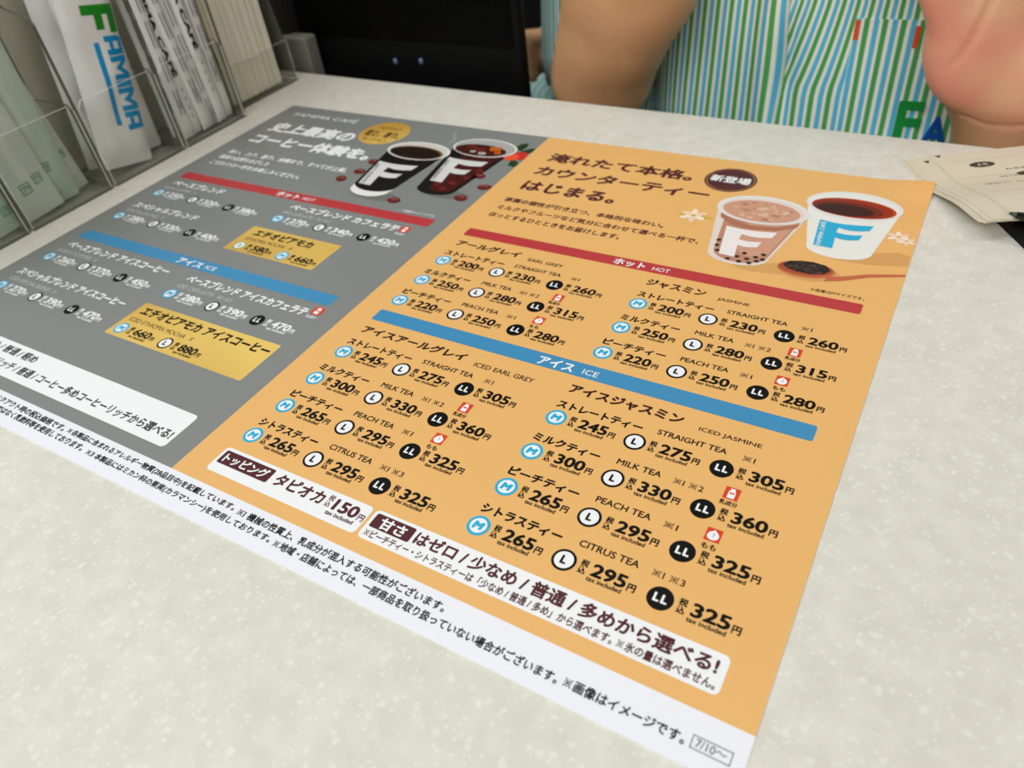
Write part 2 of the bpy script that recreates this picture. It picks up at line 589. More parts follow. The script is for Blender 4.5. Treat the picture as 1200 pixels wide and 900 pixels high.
def allergen(x, yt, peach):
    def fn(g):
        sheet(g, [(x, yt), (x + 4.7, yt), (x + 4.7, yt + 5.0), (x, yt + 5.0)], P['icon'], 2)
        cx = x + 2.35
        if peach:
            sheet(g, [(cx + 1.75 * math.sin(t) * (1 - 0.12 * math.cos(t)), yt + 2.75 - 1.75 * math.cos(t) - (0.55 if k == 0 else 0)) for k, t in ((k, 2 * math.pi * k / 20) for k in range(20))], P['white'], 3)
            sheet(g, [(cx - 0.1, yt + 1.4), (cx + 0.35, yt + 2.4), (cx + 0.1, yt + 3.6), (cx + 0.05, yt + 2.4)], P['icon'], 4)
            write(g, 'もも', x + 0.2, x + 4.6, yt + 8.1, P['black'], 2.2, 0.03)
        else:
            sheet(g, [(cx - .75, yt + .5), (cx + .75, yt + .5), (cx + .75, yt + 1.3), (cx + 1.15, yt + 2.0), (cx + 1.15, yt + 4.5), (cx - 1.15, yt + 4.5), (cx - 1.15, yt + 2.0), (cx - .75, yt + 1.3)], P['white'], 3)
            sheet(g, [(cx - .8, yt + 2.2), (cx + .8, yt + 2.2), (cx + .8, yt + 2.8), (cx - .8, yt + 2.8)], P['icon'], 4)
            write(g, '乳成分', x - 0.3, x + 5.3, yt + 7.6, P['black'], 2.0, 0.03)
    part('allergen_mark', fn, 'red square peach mark' if peach else 'red square milk bottle mark')


# ---- tea half
TEA = {'S': ('ストレートティー', 'STRAIGHT TEA', '※1'), 'M': ('ミルクティー', 'MILK TEA', '※1 ※2'),
       'P': ('ピーチティー', 'PEACH TEA', '※1'), 'C': ('シトラスティー', 'CITRUS TEA', '※1 ※3')}
GEO = {'S': (33.0, 35.4, 24.0, 64.7, 4.0), 'M': (25.2, 28.3, 15.4, 48.0, 9.8), 'P': (26.0, 28.8, 18.4, 51.5, 4.4), 'C': (28.8, 31.5, 19.2, 54.8, 9.8)}


def tea_row(cx, cy, k, vals):
    nm, en, mk = TEA[k]
    wn, e0, we, k0, wk = GEO[k]
    part('item_name', lambda g: (write(g, nm, cx - 2.9, cx - 2.9 + wn, cy - 4.95, P['black'], 4.0, 0.045),
                                 write(g, en, cx + e0, cx + e0 + we, cy - 6.4, P['black'], 2.55, 0.02),
                                 write(g, mk, cx + k0, cx + k0 + wk, cy - 6.1, P['black'], 2.4, 0.012)))
    for i, (b, v) in enumerate(zip(('M', 'L', 'LL'), vals)):
        badge(b, cx + 30 * i, cy)
        price(cx + 30 * i, cy, v, P['black'])
    if k == 'M':
        allergen(cx + 63.8, cy - 11.8, False)
    if k == 'P':
        allergen(cx + 63.8, cy - 11.8, True)


def heading(jp, x0, x1, base, en, e0, e1, h=5.0):
    part('section_name', lambda g: (write(g, jp, x0, x1, base, P['brown'], h, 0.045), write(g, en, e0, e1, base + 0.7, P['brown'], 2.5, 0.016)))


for cx in (226.6, 326.1):
    for cy, k, v in ((140.1, 'S', ('200', '230', '260')), (157.7, 'M', ('250', '280', '315')), (175.2, 'P', ('220', '250', '280'))):
        tea_row(cx, cy, k, v)
    for cy, k, v in ((214.9, 'S', ('245', '275', '305')), (233.0, 'M', ('300', '330', '360')), (250.5, 'P', ('265', '295', '325')), (268.0, 'C', ('265', '295', '325'))):
        tea_row(cx, cy, k, v)
heading('アールグレイ', 224.0, 260.0, 126.0, 'EARL GREY', 265.3, 283.3)
heading('ジャスミン', 323.4, 349.6, 126.0, 'JASMINE', 355.2, 368.4)
heading('アイスアールグレイ', 224.2, 277.2, 201.2, 'ICED EARL GREY', 282.4, 309.1)
heading('アイスジャスミン', 323.5, 367.5, 201.2, 'ICED JASMINE', 373.6, 394.9)
part('headline', lambda g: (write(g, '淹れたて本格。', 223.4, 309.0, 29.6, P['maroon'], 11.0, 0.036),
                            write(g, 'カウンターティー', 224.0, 323.0, 46.6, P['maroon'], 10.8, 0.04),
                            write(g, 'はじまる。', 225.4, 280.2, 64.6, P['maroon'], 11.0, 0.04)))
part('intro_text', lambda g: (write(g, '茶葉の個性が引き立つ、本格的な味わい。', 224.2, 313.0, 78.9, P['maroon'], 4.5, 0.032),
                              write(g, 'ミルクやフルーツなど気分に合わせて選べる一杯で、', 224.8, 333.2, 87.4, P['maroon'], 4.5, 0.032),
                              write(g, 'ほっとするひとときをお届けします。', 224.6, 297.4, 95.5, P['maroon'], 4.4, 0.032)))
part('new_arrival_seal', lambda g: (sheet(g, ell(327.9, 22.2, 13.2, 13.0), P['maroon'], 2),
                                    sheet(g, ell(327.9, 22.2, 12.2, 12.0), P['shade'], 3), sheet(g, ell(327.9, 22.2, 11.9, 11.7), P['maroon'], 4),
                                    write(g, '新登場', 317.6, 338.4, 25.8, P['white'], 7.2, 0.03, 5)), 'round dark brown seal')


def topping(g):
    sheet(g, rrect(222.3, 276.4, 291.2, 287.9, 1.8), P['white'], 2)
    sheet(g, rrect(223.6, 277.8, 248.2, 283.9, 0.7), P['maroon'], 3)
    write(g, 'トッピング', 225.2, 246.6, 283.0, P['white'], 4.3, 0.035, 4)
    write(g, 'タピオカ', 250.6, 272.7, 283.4, P['maroon'], 5.4, 0.035, 3)
    write(g, '税', 274.0, 276.3, 280.4, P['maroon'], 2.4, 0.02, 3)
    write(g, '込', 274.0, 276.3, 282.9, P['maroon'], 2.3, 0.02, 3)
    write(g, '150', 277.4, 287.6, 283.2, P['maroon'], 4.8, 0.04, 3)
    write(g, '円', 288.2, 291.0 - 0.4, 283.2, P['maroon'], 2.7, 0.03, 3)
    write(g, 'tax included', 276.6, 288.2, 285.4, P['maroon'], 1.6, 0.03, 3)


part('notice_box', topping, 'short white box offering a tapioca topping')


def sweet(g):
    sheet(g, rrect(292.4, 276.4, 409.0, 288.0, 1.8), P['white'], 2)
    sheet(g, rrect(293.6, 277.6, 309.2, 283.2, 0.7), P['maroon'], 3)
    write(g, '甘さ', 296.5, 306.6, 282.7, P['white'], 4.5, 0.035, 4)
    write(g, 'はゼロ / 少なめ / 普通 / 多めから選べる!', 310.4, 406.8, 282.9, P['maroon'], 5.2, 0.035, 3)
    write(g, '※ピーチティー・シトラスティーは「少なめ / 普通 / 多め」から選べます。※氷の量は選べません。', 293.9, 407.6, 287.0, P['maroon'], 3.1, 0.026, 3)


part('notice_box', sweet, 'long white box about choosing sweetness')
part('picture_note', lambda g: write(g, '※画像はMサイズです。', 387.6, 408.4, 106.6, P['black'], 2.3, 0.012))


def footer(g):
    for s, x0, x1, b in (('※価格はテイクアウト時の税込価格です。', 85.0, 151.8, 298.6), ('※各製品に含まれるアレルギー物質(28品目中)を記載しています。', 153.6, 246.8, 298.6),
                         ('※1 機械の性質上、乳成分が混入する可能性がございます。', 248.8, 333.0, 298.9),
                         ('※2 本製品には牛乳ではなく乳飲料等を使用しております。', 82.0, 169.0, 302.6), ('※3 本製品にはミカン科の果実(カラマンシー)を使用しております。', 171.8, 267.8, 303.2),
                         ('※地域・店舗によっては、一部商品を取り扱っていない場合がございます。', 269.6, 371.4, 303.3), ('※画像はイメージです。', 373.0, 405.5, 303.0)):
        write(g, s, x0, x1, b, P['black'], 3.2, 0.024)


part('footer_text', footer)


def datebox(g):
    for a in ((406.9, 299.3, 416.7, 299.55), (406.9, 302.5, 416.7, 302.75), (406.9, 299.3, 407.15, 302.75), (416.45, 299.3, 416.7, 302.75)):
        sheet(g, [(a[0], a[1]), (a[2], a[1]), (a[2], a[3]), (a[0], a[3])], P['line'], 2)
    write(g, '7/10〜', 408.0, 415.4, 302.0, P['line'], 2.1, 0.01)


part('date_box', datebox, 'thin grey framed date')

# ---- coffee half
part('cafe_name', lambda g: write(g, 'FAMIMA CAFÉ', 14.3, 70.7, 15.4, P['white'], 6.2, 0.0))
part('headline', lambda g: (write(g, '史上最高の', 13.0, 85.6, 41.8, P['white'], 14.5, 0.045), write(g, 'コーヒー体験を。', 12.8, 115.0, 61.0, P['white'], 14.0, 0.048)))
part('intro_text', lambda g: (write(g, '深い、コク、香り、余韻まで、すべてが上質。', 13.0, 113.6, 78.4, P['white'], 5.4, 0.03),
                              write(g, '最高の品質をめざした', 12.6, 56.3, 86.0, P['white'], 5.2, 0.03),
                              write(g, 'こだわりの一杯をお楽しみください。', 12.6, 90.0, 94.4, P['white'], 5.2, 0.03)))
part('gold_seal', lambda g: (sheet(g, ell(101.5, 22.9, 17.5, 16.8), P['gold'], 2), write(g, '粒と、香り。', 88.6, 115.5, 29.2, P['black'], 8.8, 0.02, 3),
                             write(g, 'おかげさまで', 94.0, 110.0, 17.5, P['brown'], 3.4, 0.01, 3), write(g, '新しくなりました', 92.0, 111.0, 34.6, P['brown'], 2.8, 0.01, 3)), 'round gold seal')
part('picture_note', lambda g: write(g, '※画像はイメージです。', 176.7, 198.2, 106.4, P['white'], 2.3, 0.01))


def coffee_row(cx, cy, jp, x1, en, e1, vals, sizes=('M', 'L', 'LL'), m='white', nb=None, x0=None, mk='※1', dx=30.2, dark=False):
    x0 = cx - 1.2 if x0 is None else x0
    nb = cy - 10.6 if nb is None else nb
    wm = P['black'] if dark else P['white']
    part('item_name', lambda g: (write(g, jp, x0, x1, nb, wm, 6.0, 0.045), write(g, en, cx - 2.2, e1, cy - 5.6, P['brown'] if dark else P['pale'], 2.7, 0.0),
                                 write(g, mk, e1 + 3.2, e1 + 3.2 + 1.9 * len(mk), cy - 5.6, P['brown'] if dark else P['pale'], 2.5, 0.0)))
    for i, (b, v) in enumerate(zip(sizes, vals)):
        badge(b, cx + dx * i, cy, 3.7)
        price(cx + dx * i, cy, v, wm)


coffee_row(14.0, 135.7, 'ベースブレンド', 56.4, 'BLEND COFFEE', 34.2, ('250', '320', '380'), mk='※')
coffee_row(14.4, 165.1, 'スペシャルブレンド', 66.2, 'SPECIAL BLEND', 40.2, ('280', '330', '400'), x0=12.0, mk='※')
coffee_row(113.6, 135.8, 'ベースブレンド カフェラテ', 187.0, 'BASE CAFE LATTE', 133.2, ('270', '340', '420'), x0=111.2, mk='※1 ※2')
coffee_row(15.2, 211.8, 'ベースブレンド アイスコーヒー', 97.3, 'ICED COFFEE', 42.0, ('260', '370', '450'), mk='※')
coffee_row(15.8, 240.9, 'スペシャルブレンド アイスコーヒー', 99.3, 'ICED SPECIAL BLEND', 48.0, ('270', '390', '470'), x0=11.8, mk='※')
coffee_row(114.2, 212.2, 'ベースブレンド アイスカフェラテ', 191.6, 'ICED CAFE LATTE', 137.0, ('280', '390', '470'), x0=112.0, mk='※1 ※2', dx=29.6)
part('gold_label', lambda g: sheet(g, rrect(106.6, 146.6, 168.8, 170.4, 0.8), P['gold'], 1.5), 'small gold price label')
part('gold_label', lambda g: sheet(g, rrect(109.2, 222.2, 197.9, 246.9, 0.8), P['gold'], 1.5), 'wide gold price label')
coffee_row(114.0, 165.2, 'エチオピアモカ', 153.5, 'ETHIOPIA MOCHA', 139.8, ('580', '660'), ('S', 'M'), x0=112.2, mk='※', nb=154.8, dx=30.4, dark=True)
coffee_row(114.9, 241.4, 'エチオピアモカ アイスコーヒー', 196.0, 'ICED ETHIOPIA MOCHA', 150.6, ('660', '880'), ('M', 'L'), x0=113.0, mk='※', nb=230.4, dx=30.4, dark=True)


def milk_dot(cx, cy):
    def fn(g):
        sheet(g, rrect(cx - 2.9, cy - 2.9, cx + 2.9, cy + 2.9, 1.6), P['icon'], 2)
        sheet(g, [(cx - .8, cy - 2.2), (cx + .8, cy - 2.2), (cx + 1.2, cy - .6), (cx + 1.2, cy + 2.2), (cx - 1.2, cy + 2.2), (cx - 1.2, cy - .6)], P['white'], 3)
        sheet(g, [(cx - .9, cy - .4), (cx + .9, cy - .4), (cx + .9, cy + .4), (cx - .9, cy + .4)], P['icon'], 4)
        write(g, '乳成分', cx - 3, cx + 3, cy + 5.6, P['white'], 2.0, 0.02)
    part('allergen_mark', fn, 'rounded red milk bottle mark')


milk_dot(190.6, 122.0)
milk_dot(195.9, 196.2)


def strength(g):
    sheet(g, rrect(9.0, 269.3, 198.6, 287.4, 2.0), P['white'], 2)
    write(g, '濃いめ / 普通 / 軽め', 53.2, 97.6, 276.3, P['dark'], 4.9, 0.03, 3)
    write(g, 'ミルク多めミルクリッチ / 普通 / コーヒー多めコーヒーリッチから選べる!', 40.0, 196.8, 283.8, P['dark'], 4.9, 0.03, 3)


part('notice_box', strength, 'long white box about choosing coffee strength')

# ---- printed pictures
C = {k: mat('picture_' + k, v, 0.4, 0.3) for k, v in dict(
    rim=(226, 224, 222), cupwhite=(232, 231, 226), cupshade=(206, 203, 196), night=(24, 22, 22), coffee=(34, 22, 16), coffee_edge=(86, 58, 30), crema=(120, 84, 44),
    cola=(70, 24, 20), cola2=(108, 36, 28), amber=(196, 96, 30), clear=(172, 170, 168), milktea=(190, 134, 108), milktea2=(206, 152, 126), milkdeep=(172, 112, 84),
    ice=(222, 184, 160), ice2=(176, 118, 84), frost=(228, 212, 206), pearl=(34, 30, 28), tea=(150, 44, 22), tea_dark=(60, 22, 20), tea_edge=(192, 70, 28), steel=(70, 66, 66),
    spoon=(168, 74, 48), spoon2=(196, 104, 70), leaf=(38, 22, 22), leaf2=(96, 72, 66), petal=(240, 208, 184), petal2=(246, 226, 206), stem=(196, 176, 60), bean=(104, 38, 36), bean2=(150, 74, 66),
    berry=(206, 48, 38), berry2=(232, 88, 50), sprig=(34, 62, 34), fgrey=(214, 212, 212), soft=(222, 168, 100)).items()}


def arc(cx, cy, a, b, t0, t1, n=18):
    return [(cx + a * math.cos(math.radians(t0 + (t1 - t0) * k / n)), cy + b * math.sin(math.radians(t0 + (t1 - t0) * k / n))) for k in range(n + 1)]


def body(r, b, inset=0.5):
    """cup wall outline: round the rim's front, down the side, round the foot's front"""
    return [(r[0] - r[2] + inset, r[1])] + arc(b[0], b[1], b[2], b[3], 180, 0)[0:] + [(r[0] + r[2] - inset, r[1])]


def emblem(g, x0, x1, xm, xs, y0, y1, lean, m, sag=1.6, th=5.4, ym=None, layer=6):
    """the big letter on the cup: a wide stem and two bars that bend round the cup"""
    ym = y0 + (y1 - y0) * 0.40 if ym is None else ym
    def row(xa, xb, y, s):
        return [(xa + (xb - xa) * k / 8, y + s * math.sin(math.pi * (0.15 + 0.85 * k / 8))) for k in range(9)]
    def lx(y):
        return (y - y0) / (y1 - y0) * lean
    p = row(x0, x1, y0, sag) + [(x1 - 0.9, y0 + th)] + row(xs + lx(ym) * 0.8 + 0.3, x1 - 0.9, y0 + th, sag)[::-1][1:]
    p += row(xs + lx(ym), xm, ym, sag * 0.7) + [(xm - 0.7, ym + th * 0.95)] + row(xs + lx(ym + th) , xm - 0.7, ym + th * 0.95, sag * 0.7)[::-1][1:]
    p += [(xs + lx(y1), y1 + 0.5), (x0 + lx(y1), y1)]
    sheet(g, p, m, layer)
    return p


def upright(g, s, x0, y0, x1, y1, w, m, layer=7):
    """small lettering that reads up the stem from (x0, y0) to (x1, y1)"""
    vs, fs, ax, bx, ay, by = glyphs(s, 0.01)
    L_ = math.hypot(x1 - x0, y1 - y0)
    dx, dy = (x1 - x0) / L_, (y1 - y0) / L_
    f = pg(layer)
    g.add([up(f(x0 + dx * (x - ax) / (bx - ax) * L_ + dy * (y - ay) / (by - ay) * w, y0 + dy * (x - ax) / (bx - ax) * L_ - dx * (y - ay) / (by - ay) * w), e) for x, y, e in vs], fs, m)


def hot_cup(g):
    r, b = (140.8, 39.6, 22.2, 11.9), (143.0, 90.6, 13.2, 7.9)
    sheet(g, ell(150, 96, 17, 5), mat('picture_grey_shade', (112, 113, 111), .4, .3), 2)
    sheet(g, body(r, b), C['cupwhite'], 3)
    b2 = (142.7, 85.0, 14.2, 7.9)
    sheet(g, body((r[0], r[1] + 2, r[2], r[3]), b2, 1.2), C['night'], 4)
    sheet(g, ell(*r), C['rim'], 5)
    sheet(g, ell(r[0], r[1] + .3, r[2] - 1.5, r[3] - 1.2), C['cupshade'], 6)
    sheet(g, ell(r[0], r[1] + 2.6, 19.2, 8.3), C['crema'], 7)
    sheet(g, ell(r[0] - .4, r[1] + 3.0, 18.0, 7.4), C['coffee'], 8)
    emblem(g, 125.2, 153.4, 150.2, 134.0, 57.6, 86.6, 6.0, C['fgrey'], 2.0, 6.0)
    upright(g, 'FAMIMA CAFÉ', 134.9, 85.4, 128.4, 61.4, 3.0, P['dark'], 7)


part('hot_coffee_picture', hot_cup, 'printed picture of a black paper cup of hot coffee')


def iced_cup(g):
    r, b = (179.6, 24.6, 21.6, 12.0), (180.6, 78.6, 12.4, 6.6)
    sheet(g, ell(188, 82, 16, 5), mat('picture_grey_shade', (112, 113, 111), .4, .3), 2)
    sheet(g, body((r[0], r[1] + 4, r[2] - .6, r[3]), b, 1.4), C['night'], 3)
    sheet(g, body((r[0] + 4, r[1] + 6, 14, r[3]), (183, 76, 8.0, 5.5), 1.4), C['cola'], 4)
    for x, y, a in ((186, 70, 3.0), (190, 62, 2.4), (184, 77, 2.6), (178, 74, 2.0), (193, 52, 2.6)):
        sheet(g, ell(x, y, a, a * .7, 14, .4), C['cola2'], 5)
    sheet(g, ell(*r), C['rim'], 5)
    sheet(g, ell(r[0], r[1] + .2, r[2] - 1.3, r[3] - 1.1), C['clear'], 6)
    sheet(g, ell(r[0] - 1, r[1] + 3.6, 17.5, 7.4), C['cola'], 7)
    for k, (x, y, a, c) in enumerate(((187, 24.5, 4.6, 'amber'), (178, 27.5, 4.0, 'cola2'), (171, 25.5, 3.4, 'cola2'), (182, 32, 3.0, 'clear'), (175, 31.0, 2.2, 'clear'), (191, 29.0, 2.6, 'amber'))):
        sheet(g, [(x - a, y - a * .4), (x + a * .6, y - a * .7), (x + a, y + a * .4), (x - a * .5, y + a * .7)], C[c], 8 + 0.2 * k)
    emblem(g, 165.0, 191.9, 187.6, 173.4, 41.0, 70.9, 6.0, C['fgrey'], 1.6, 6.0)
    upright(g, 'FAMIMA CAFÉ', 173.4, 69.0, 168.0, 45.0, 3.0, P['dark'], 7)


part('iced_coffee_picture', iced_cup, 'printed picture of a clear cup of iced coffee')


def steam(g):
    q = [(151 + 3.2 * math.sin(t * 5), 29 - 24 * t) for t in (k / 20 for k in range(21))]
    sheet(g, [(x - 1.5 * math.sin(math.pi * k / 20) - .05, y) for k, (x, y) in enumerate(q)] + [(x + 1.5 * math.sin(math.pi * k / 20) + .05, y) for k, (x, y) in reversed(list(enumerate(q)))],
          mat('picture_steam', (146, 148, 146), .4, .3), 2)


part('steam_picture', steam, 'pale wisp of steam')
for x, y, rr in ((121.9, 60.5, .5), (121.8, 74.0, .2), (116.7, 85.1, .6), (165.0, 97.5, .1), (200.2, 83.6, .3), (206.2, 68.7, -.2), (196.0, 57.8, .2)):
    part('coffee_bean_picture', lambda g: (sheet(g, ell(x, y, 4.2, 3.2, 24, rr), C['bean'], 3), sheet(g, ell(x - .4, y - .8, 2.8, 1.4, 20, rr), C['bean2'], 4),
                                           sheet(g, ell(x, y, 3.6, .35, 16, rr), C['night'], 5)))
part('berry_picture', lambda g: (sheet(g, [(197, 20), (198.5, 13), (202.5, 11), (204, 16), (203, 22)], C['sprig'], 2), sheet(g, [(203, 22), (208, 17), (210.3, 16.5), (210.3, 22), (207, 26)], C['sprig'], 2),
                                 sheet(g, [(203, 33), (208, 35), (210.2, 38), (209.5, 42), (205, 41)], C['sprig'], 2), sheet(g, ell(205.6, 26.6, 4.4, 3.8), C['berry'], 3),
                                 sheet(g, ell(202.0, 31.2, 4.8, 4.2), C['berry2'], 4), sheet(g, ell(208.2, 30.6, 2.1, 2.8), C['berry'], 5)), 'printed red berries with dark leaves')


def milk_cup(g):
    r, b = (351.6, 48.0, 21.7, 13.4), (352.6, 90.2, 13.4, 7.8)
    sheet(g, [(352, 99), (376, 88), (388, 90), (380, 98), (362, 101)], P['shade'], 2)
    sheet(g, body(r, b), C['frost'], 3)
    sheet(g, body((r[0] + 1.8, r[1] + 4, r[2] - 3.2, r[3]), (353.2, 88.0, 12.0, 8.0), 1), C['milktea'], 4)
    sheet(g, body((r[0] + 7.2, r[1] + 6, 12.0, r[3]), (357.8, 82.0, 7.4, 8.0), 1), C['milktea2'], 4.5)
    sheet(g, [(334, 56), (341, 61), (351, 63.5), (362, 61.8), (371, 55.5), (370, 60), (362, 65.5), (351, 67.5), (341, 65), (335, 60)], C['milkdeep'], 5)
    for x, y in ((341.6, 85.2), (343.2, 89.4), (345.8, 86.6), (347.2, 91.4), (349.4, 94.6), (350.2, 89.0), (352.6, 91.6), (354.6, 95.2), (355.0, 88.0), (357.2, 92.2), (359.0, 95.0), (360.4, 89.6), (361.6, 92.6), (363.6, 90.6), (363.0, 86.6), (341.0, 80.6)):
        sheet(g, ell(x, y, 1.15, 1.05, 12), C['pearl'], 6)
    sheet(g, ell(*r), C['rim'], 6.5)
    sheet(g, ell(r[0], r[1] + .5, r[2] - 2.0, r[3] - 1.9), C['frost'], 7)
    sheet(g, ell(r[0] - .3, r[1] + 1.5, r[2] - 3.6, r[3] - 3.4), C['milktea2'], 8)
    rnd = random.Random(5)
    for k in range(26):
        a, q = rnd.uniform(0, 6.28), math.sqrt(rnd.random()) * .86
        x, y, s_ = r[0] + (r[2] - 4.5) * q * math.cos(a), r[1] + 1.6 + (r[3] - 4.6) * q * math.sin(a), rnd.uniform(1.0, 2.4)
        h = rnd.uniform(0, 3)
        sheet(g, [(x + s_ * math.cos(h + t) * (1.3 if k % 2 else 1), y + s_ * .62 * math.sin(h + t)) for t in (0, 1.4, 3.0, 4.6)], C['ice' if k % 3 else 'ice2'], 8.5 + .02 * k)
    emblem(g, 340.4, 363.6, 359.4, 347.6, 66.6, 92.0, 4.2, mat('picture_white_f', (238, 230, 228), .4, .3), 1.8, 5.2, None, 7)


part('milk_tea_picture', milk_cup, 'printed picture of iced milk tea with tapioca pearls')


def tea_cup(g):
    r, b = (389.6, 31.1, 21.4, 13.4), (391.3, 71.6, 13.6, 7.6)
    sheet(g, [(391, 80), (405, 70), (415, 66), (419.5, 68), (419.5, 76), (404, 80)], P['shade'], 2)
    sheet(g, body(r, b), C['cupwhite'], 3)
    sheet(g, ell(*r), C['rim'], 4)
    sheet(g, ell(r[0], r[1] + .5, r[2] - 1.6, r[3] - 1.5), C['cupwhite'], 5)
    sheet(g, ell(389.8, 33.6, 18.7, 9.0), C['tea_edge'], 6)
    sheet(g, ell(389.2, 33.9, 18.0, 8.3), C['tea'], 7)
    sheet(g, ell(387.6, 35.2, 15.4, 6.6), mat('picture_tea_mid', (112, 34, 22), .4, .3), 8)
    sheet(g, ell(386.6, 36.4, 12.6, 5.0), C['tea_dark'], 9)
    emblem(g, 378.2, 401.2, 398.3, 386.4, 47.4, 71.2, 2.2, P['cyan'], 2.2, 4.8, None, 6)
    upright(g, 'FAMIMA CAFÉ', 383.4, 70.6, 381.4, 50.2, 2.6, P['white'], 7)


part('tea_picture', tea_cup, 'printed picture of black tea in a white cup')


def spoon(g):
    sheet(g, ell(384, 93.8, 12.4, 6.2, 30, -.1), P['shade'], 2.5)
    sheet(g, [(391.5, 94.6), (397.5, 92.0), (406, 87.2), (419.9, 82.4), (419.9, 84.2), (407, 89.4), (398, 95.4), (391, 98.4)], C['spoon2'], 3)
    sheet(g, ell(382.4, 91.9, 11.6, 6.3, 32, -.08), C['spoon2'], 4)
    sheet(g, ell(381.8, 91.2, 11.0, 5.3, 32, -.08), C['spoon'], 5)
    sheet(g, [(372.5, 91), (374.5, 87.6), (379, 86), (384, 85.4), (389.6, 86.6), (392, 90), (390, 93.2), (385, 95.0), (379, 94.8), (374.6, 93.2)], C['leaf'], 6)
    rnd = random.Random(3)
    for k in range(26):
        x, y, a = rnd.uniform(375, 389), rnd.uniform(87.2, 93.4), rnd.uniform(0, 3)
        sheet(g, ell(x, y, 1.3, .28, 8, a), C['leaf2'], 7)


part('spoon_picture', spoon, 'printed wooden spoon of tea leaves')


def flower(cx, cy, s, sten):
    def fn(g):
        if sten:
            sheet(g, [(cx - 9, cy + 1), (cx - 4, cy - 1.2), (cx + 8, cy - .6), (cx + 11, cy + .6), (cx + 4, cy + 1.6)], C['stem'], 2)
        for k in range(6):
            a = k * 1.05 + .4
            sheet(g, ell(cx + 2.5 * s * math.cos(a), cy + 2.3 * s * math.sin(a), 2.5 * s, 1.15 * s, 16, a), C['petal' if k % 2 else 'petal2'], 3 + .05 * k)
        sheet(g, ell(cx, cy, .9 * s, .8 * s, 12), C['stem'], 4)
    part('flower_picture', fn, 'pale printed jasmine flower')


flower(322.5, 62.8, 1.35, True)
flower(412.4, 53.2, 1.0, False)
flower(416.0, 55.8, 0.8, False)

# ------------------------------------------------------------------ clear acrylic rack with sachets and straws
RX = -25.0          # front face of the rack
YS = (-255, -197.5, -139.5, -80.5, -24.0)
RACK = empty('acrylic_rack', (RX - 50, -140, 0))
tag(RACK, 'long clear acrylic organiser with tall dividers along the left of the menu', 'organiser')


def plate(name, fn):
    g = G()
    fn(g)
    return g.obj(name, RACK, fix=True)


plate('base', lambda g: g.box((RX - 42, YS[0], 0.0), (RX, YS[-1], 2.2), M_ACR))
plate('back_panel', lambda g: g.box((RX - 44, YS[0], 0.0), (RX - 42, YS[-1], 150), mat('beige_backing', (212, 206, 188), .6, .2)))  # opaque beige added for the pale background, set forward to catch light
for y in YS:
    pr = [(RX - 42, 2.2), (RX - .3, 2.2), (RX - .3, 95), (RX - 3, 98.5), (RX - 22, 103), (RX - 42, 114)]
    plate('divider', lambda g: g.prism(pr, 'y', y - 1.0, y + 1.0, M_ACR, M_EDGE))
for ya, yb in zip(YS[:-1], YS[1:]):
    def front(g):
        g.prism([(ya + 1.6, 0.0), (yb - 1.6, 0.0), (yb - 1.6, 49), (yb - 4.6, 52.5), (ya + 4.6, 52.5), (ya + 1.6, 49)], 'x', RX, RX + 1.8, M_ACR, M_PALE_EDGE)
        g.box((RX - .2, ya + 1.2, 0.0), (RX + 2.2, yb - 1.2, .7), M_EDGE)
    plate('front_panel', front)
    plate('side_wall', lambda g: g.prism([(RX - 41.5, 2.2), (RX - .2, 2.2), (RX - .2, 50), (RX - 2.5, 52.5), (RX - 41.5, 52.5)], 'y', yb - 3.2, yb - 1.7, M_ACR, M_EDGE))


def pillow(g, fr, w, h, th, m, crimp=6, wr=0.5, seed=0, nu=14, nv=40):
    """a flat wrapped pack: two sheets bulging apart, sealed ends; fr(u, v, d) -> 3D"""
    rings = []
    for sgn in (1, -1):
        vs = []
        for j in range(nv + 1):
            for i in range(nu + 1):
                u, v = (i / nu - .5) * w, j / nv * h
                e = (1 - (2 * i / nu - 1) ** 4) * sstep(0, crimp * 2.2, v) * sstep(0, crimp * 2.2, h - v)
                d = th / 2 * e + wr * noise.noise((u * .09 + seed, v * .05, sgn * 3.1)) * (0.3 + e)
                vs.append(fr(u, v, sgn * d + 0.05 * sgn))
        fs = []
        for j in range(nv):
            for i in range(nu):
                a = j * (nu + 1) + i
                q = (a, a + 1, a + nu + 2, a + nu + 1)
                fs.append(q if sgn > 0 else q[::-1])
        g.add(vs, fs, m)


def frame(y0, x0, z0, tilt, lean, yaw=0.0):
    """pack standing in the rack: u along the shelf, v up the pack, d out towards the menu"""
    c, s = math.cos(tilt), math.sin(tilt)
    cl, sl = math.cos(lean), math.sin(lean)
    cy, sy = math.cos(yaw), math.sin(yaw)
    def fr(u, v, d):
        y, z = u * c + v * s, -u * s + v * c
        x = d * cl - z * sl
        z2 = z * cl + d * sl
        return (x0 + x * cy + y * sy, y0 + y * cy - x * sy, z0 + z2)
    return fr


M_PACK = mat('white_plastic_film', (232, 232, 230), 0.32, 0.4)
M_GREEN = mat('print_leaf_green', (22, 140, 28), 0.4, 0.3)
M_AQUA = mat('print_sky_blue', (0, 146, 206), 0.4, 0.3)


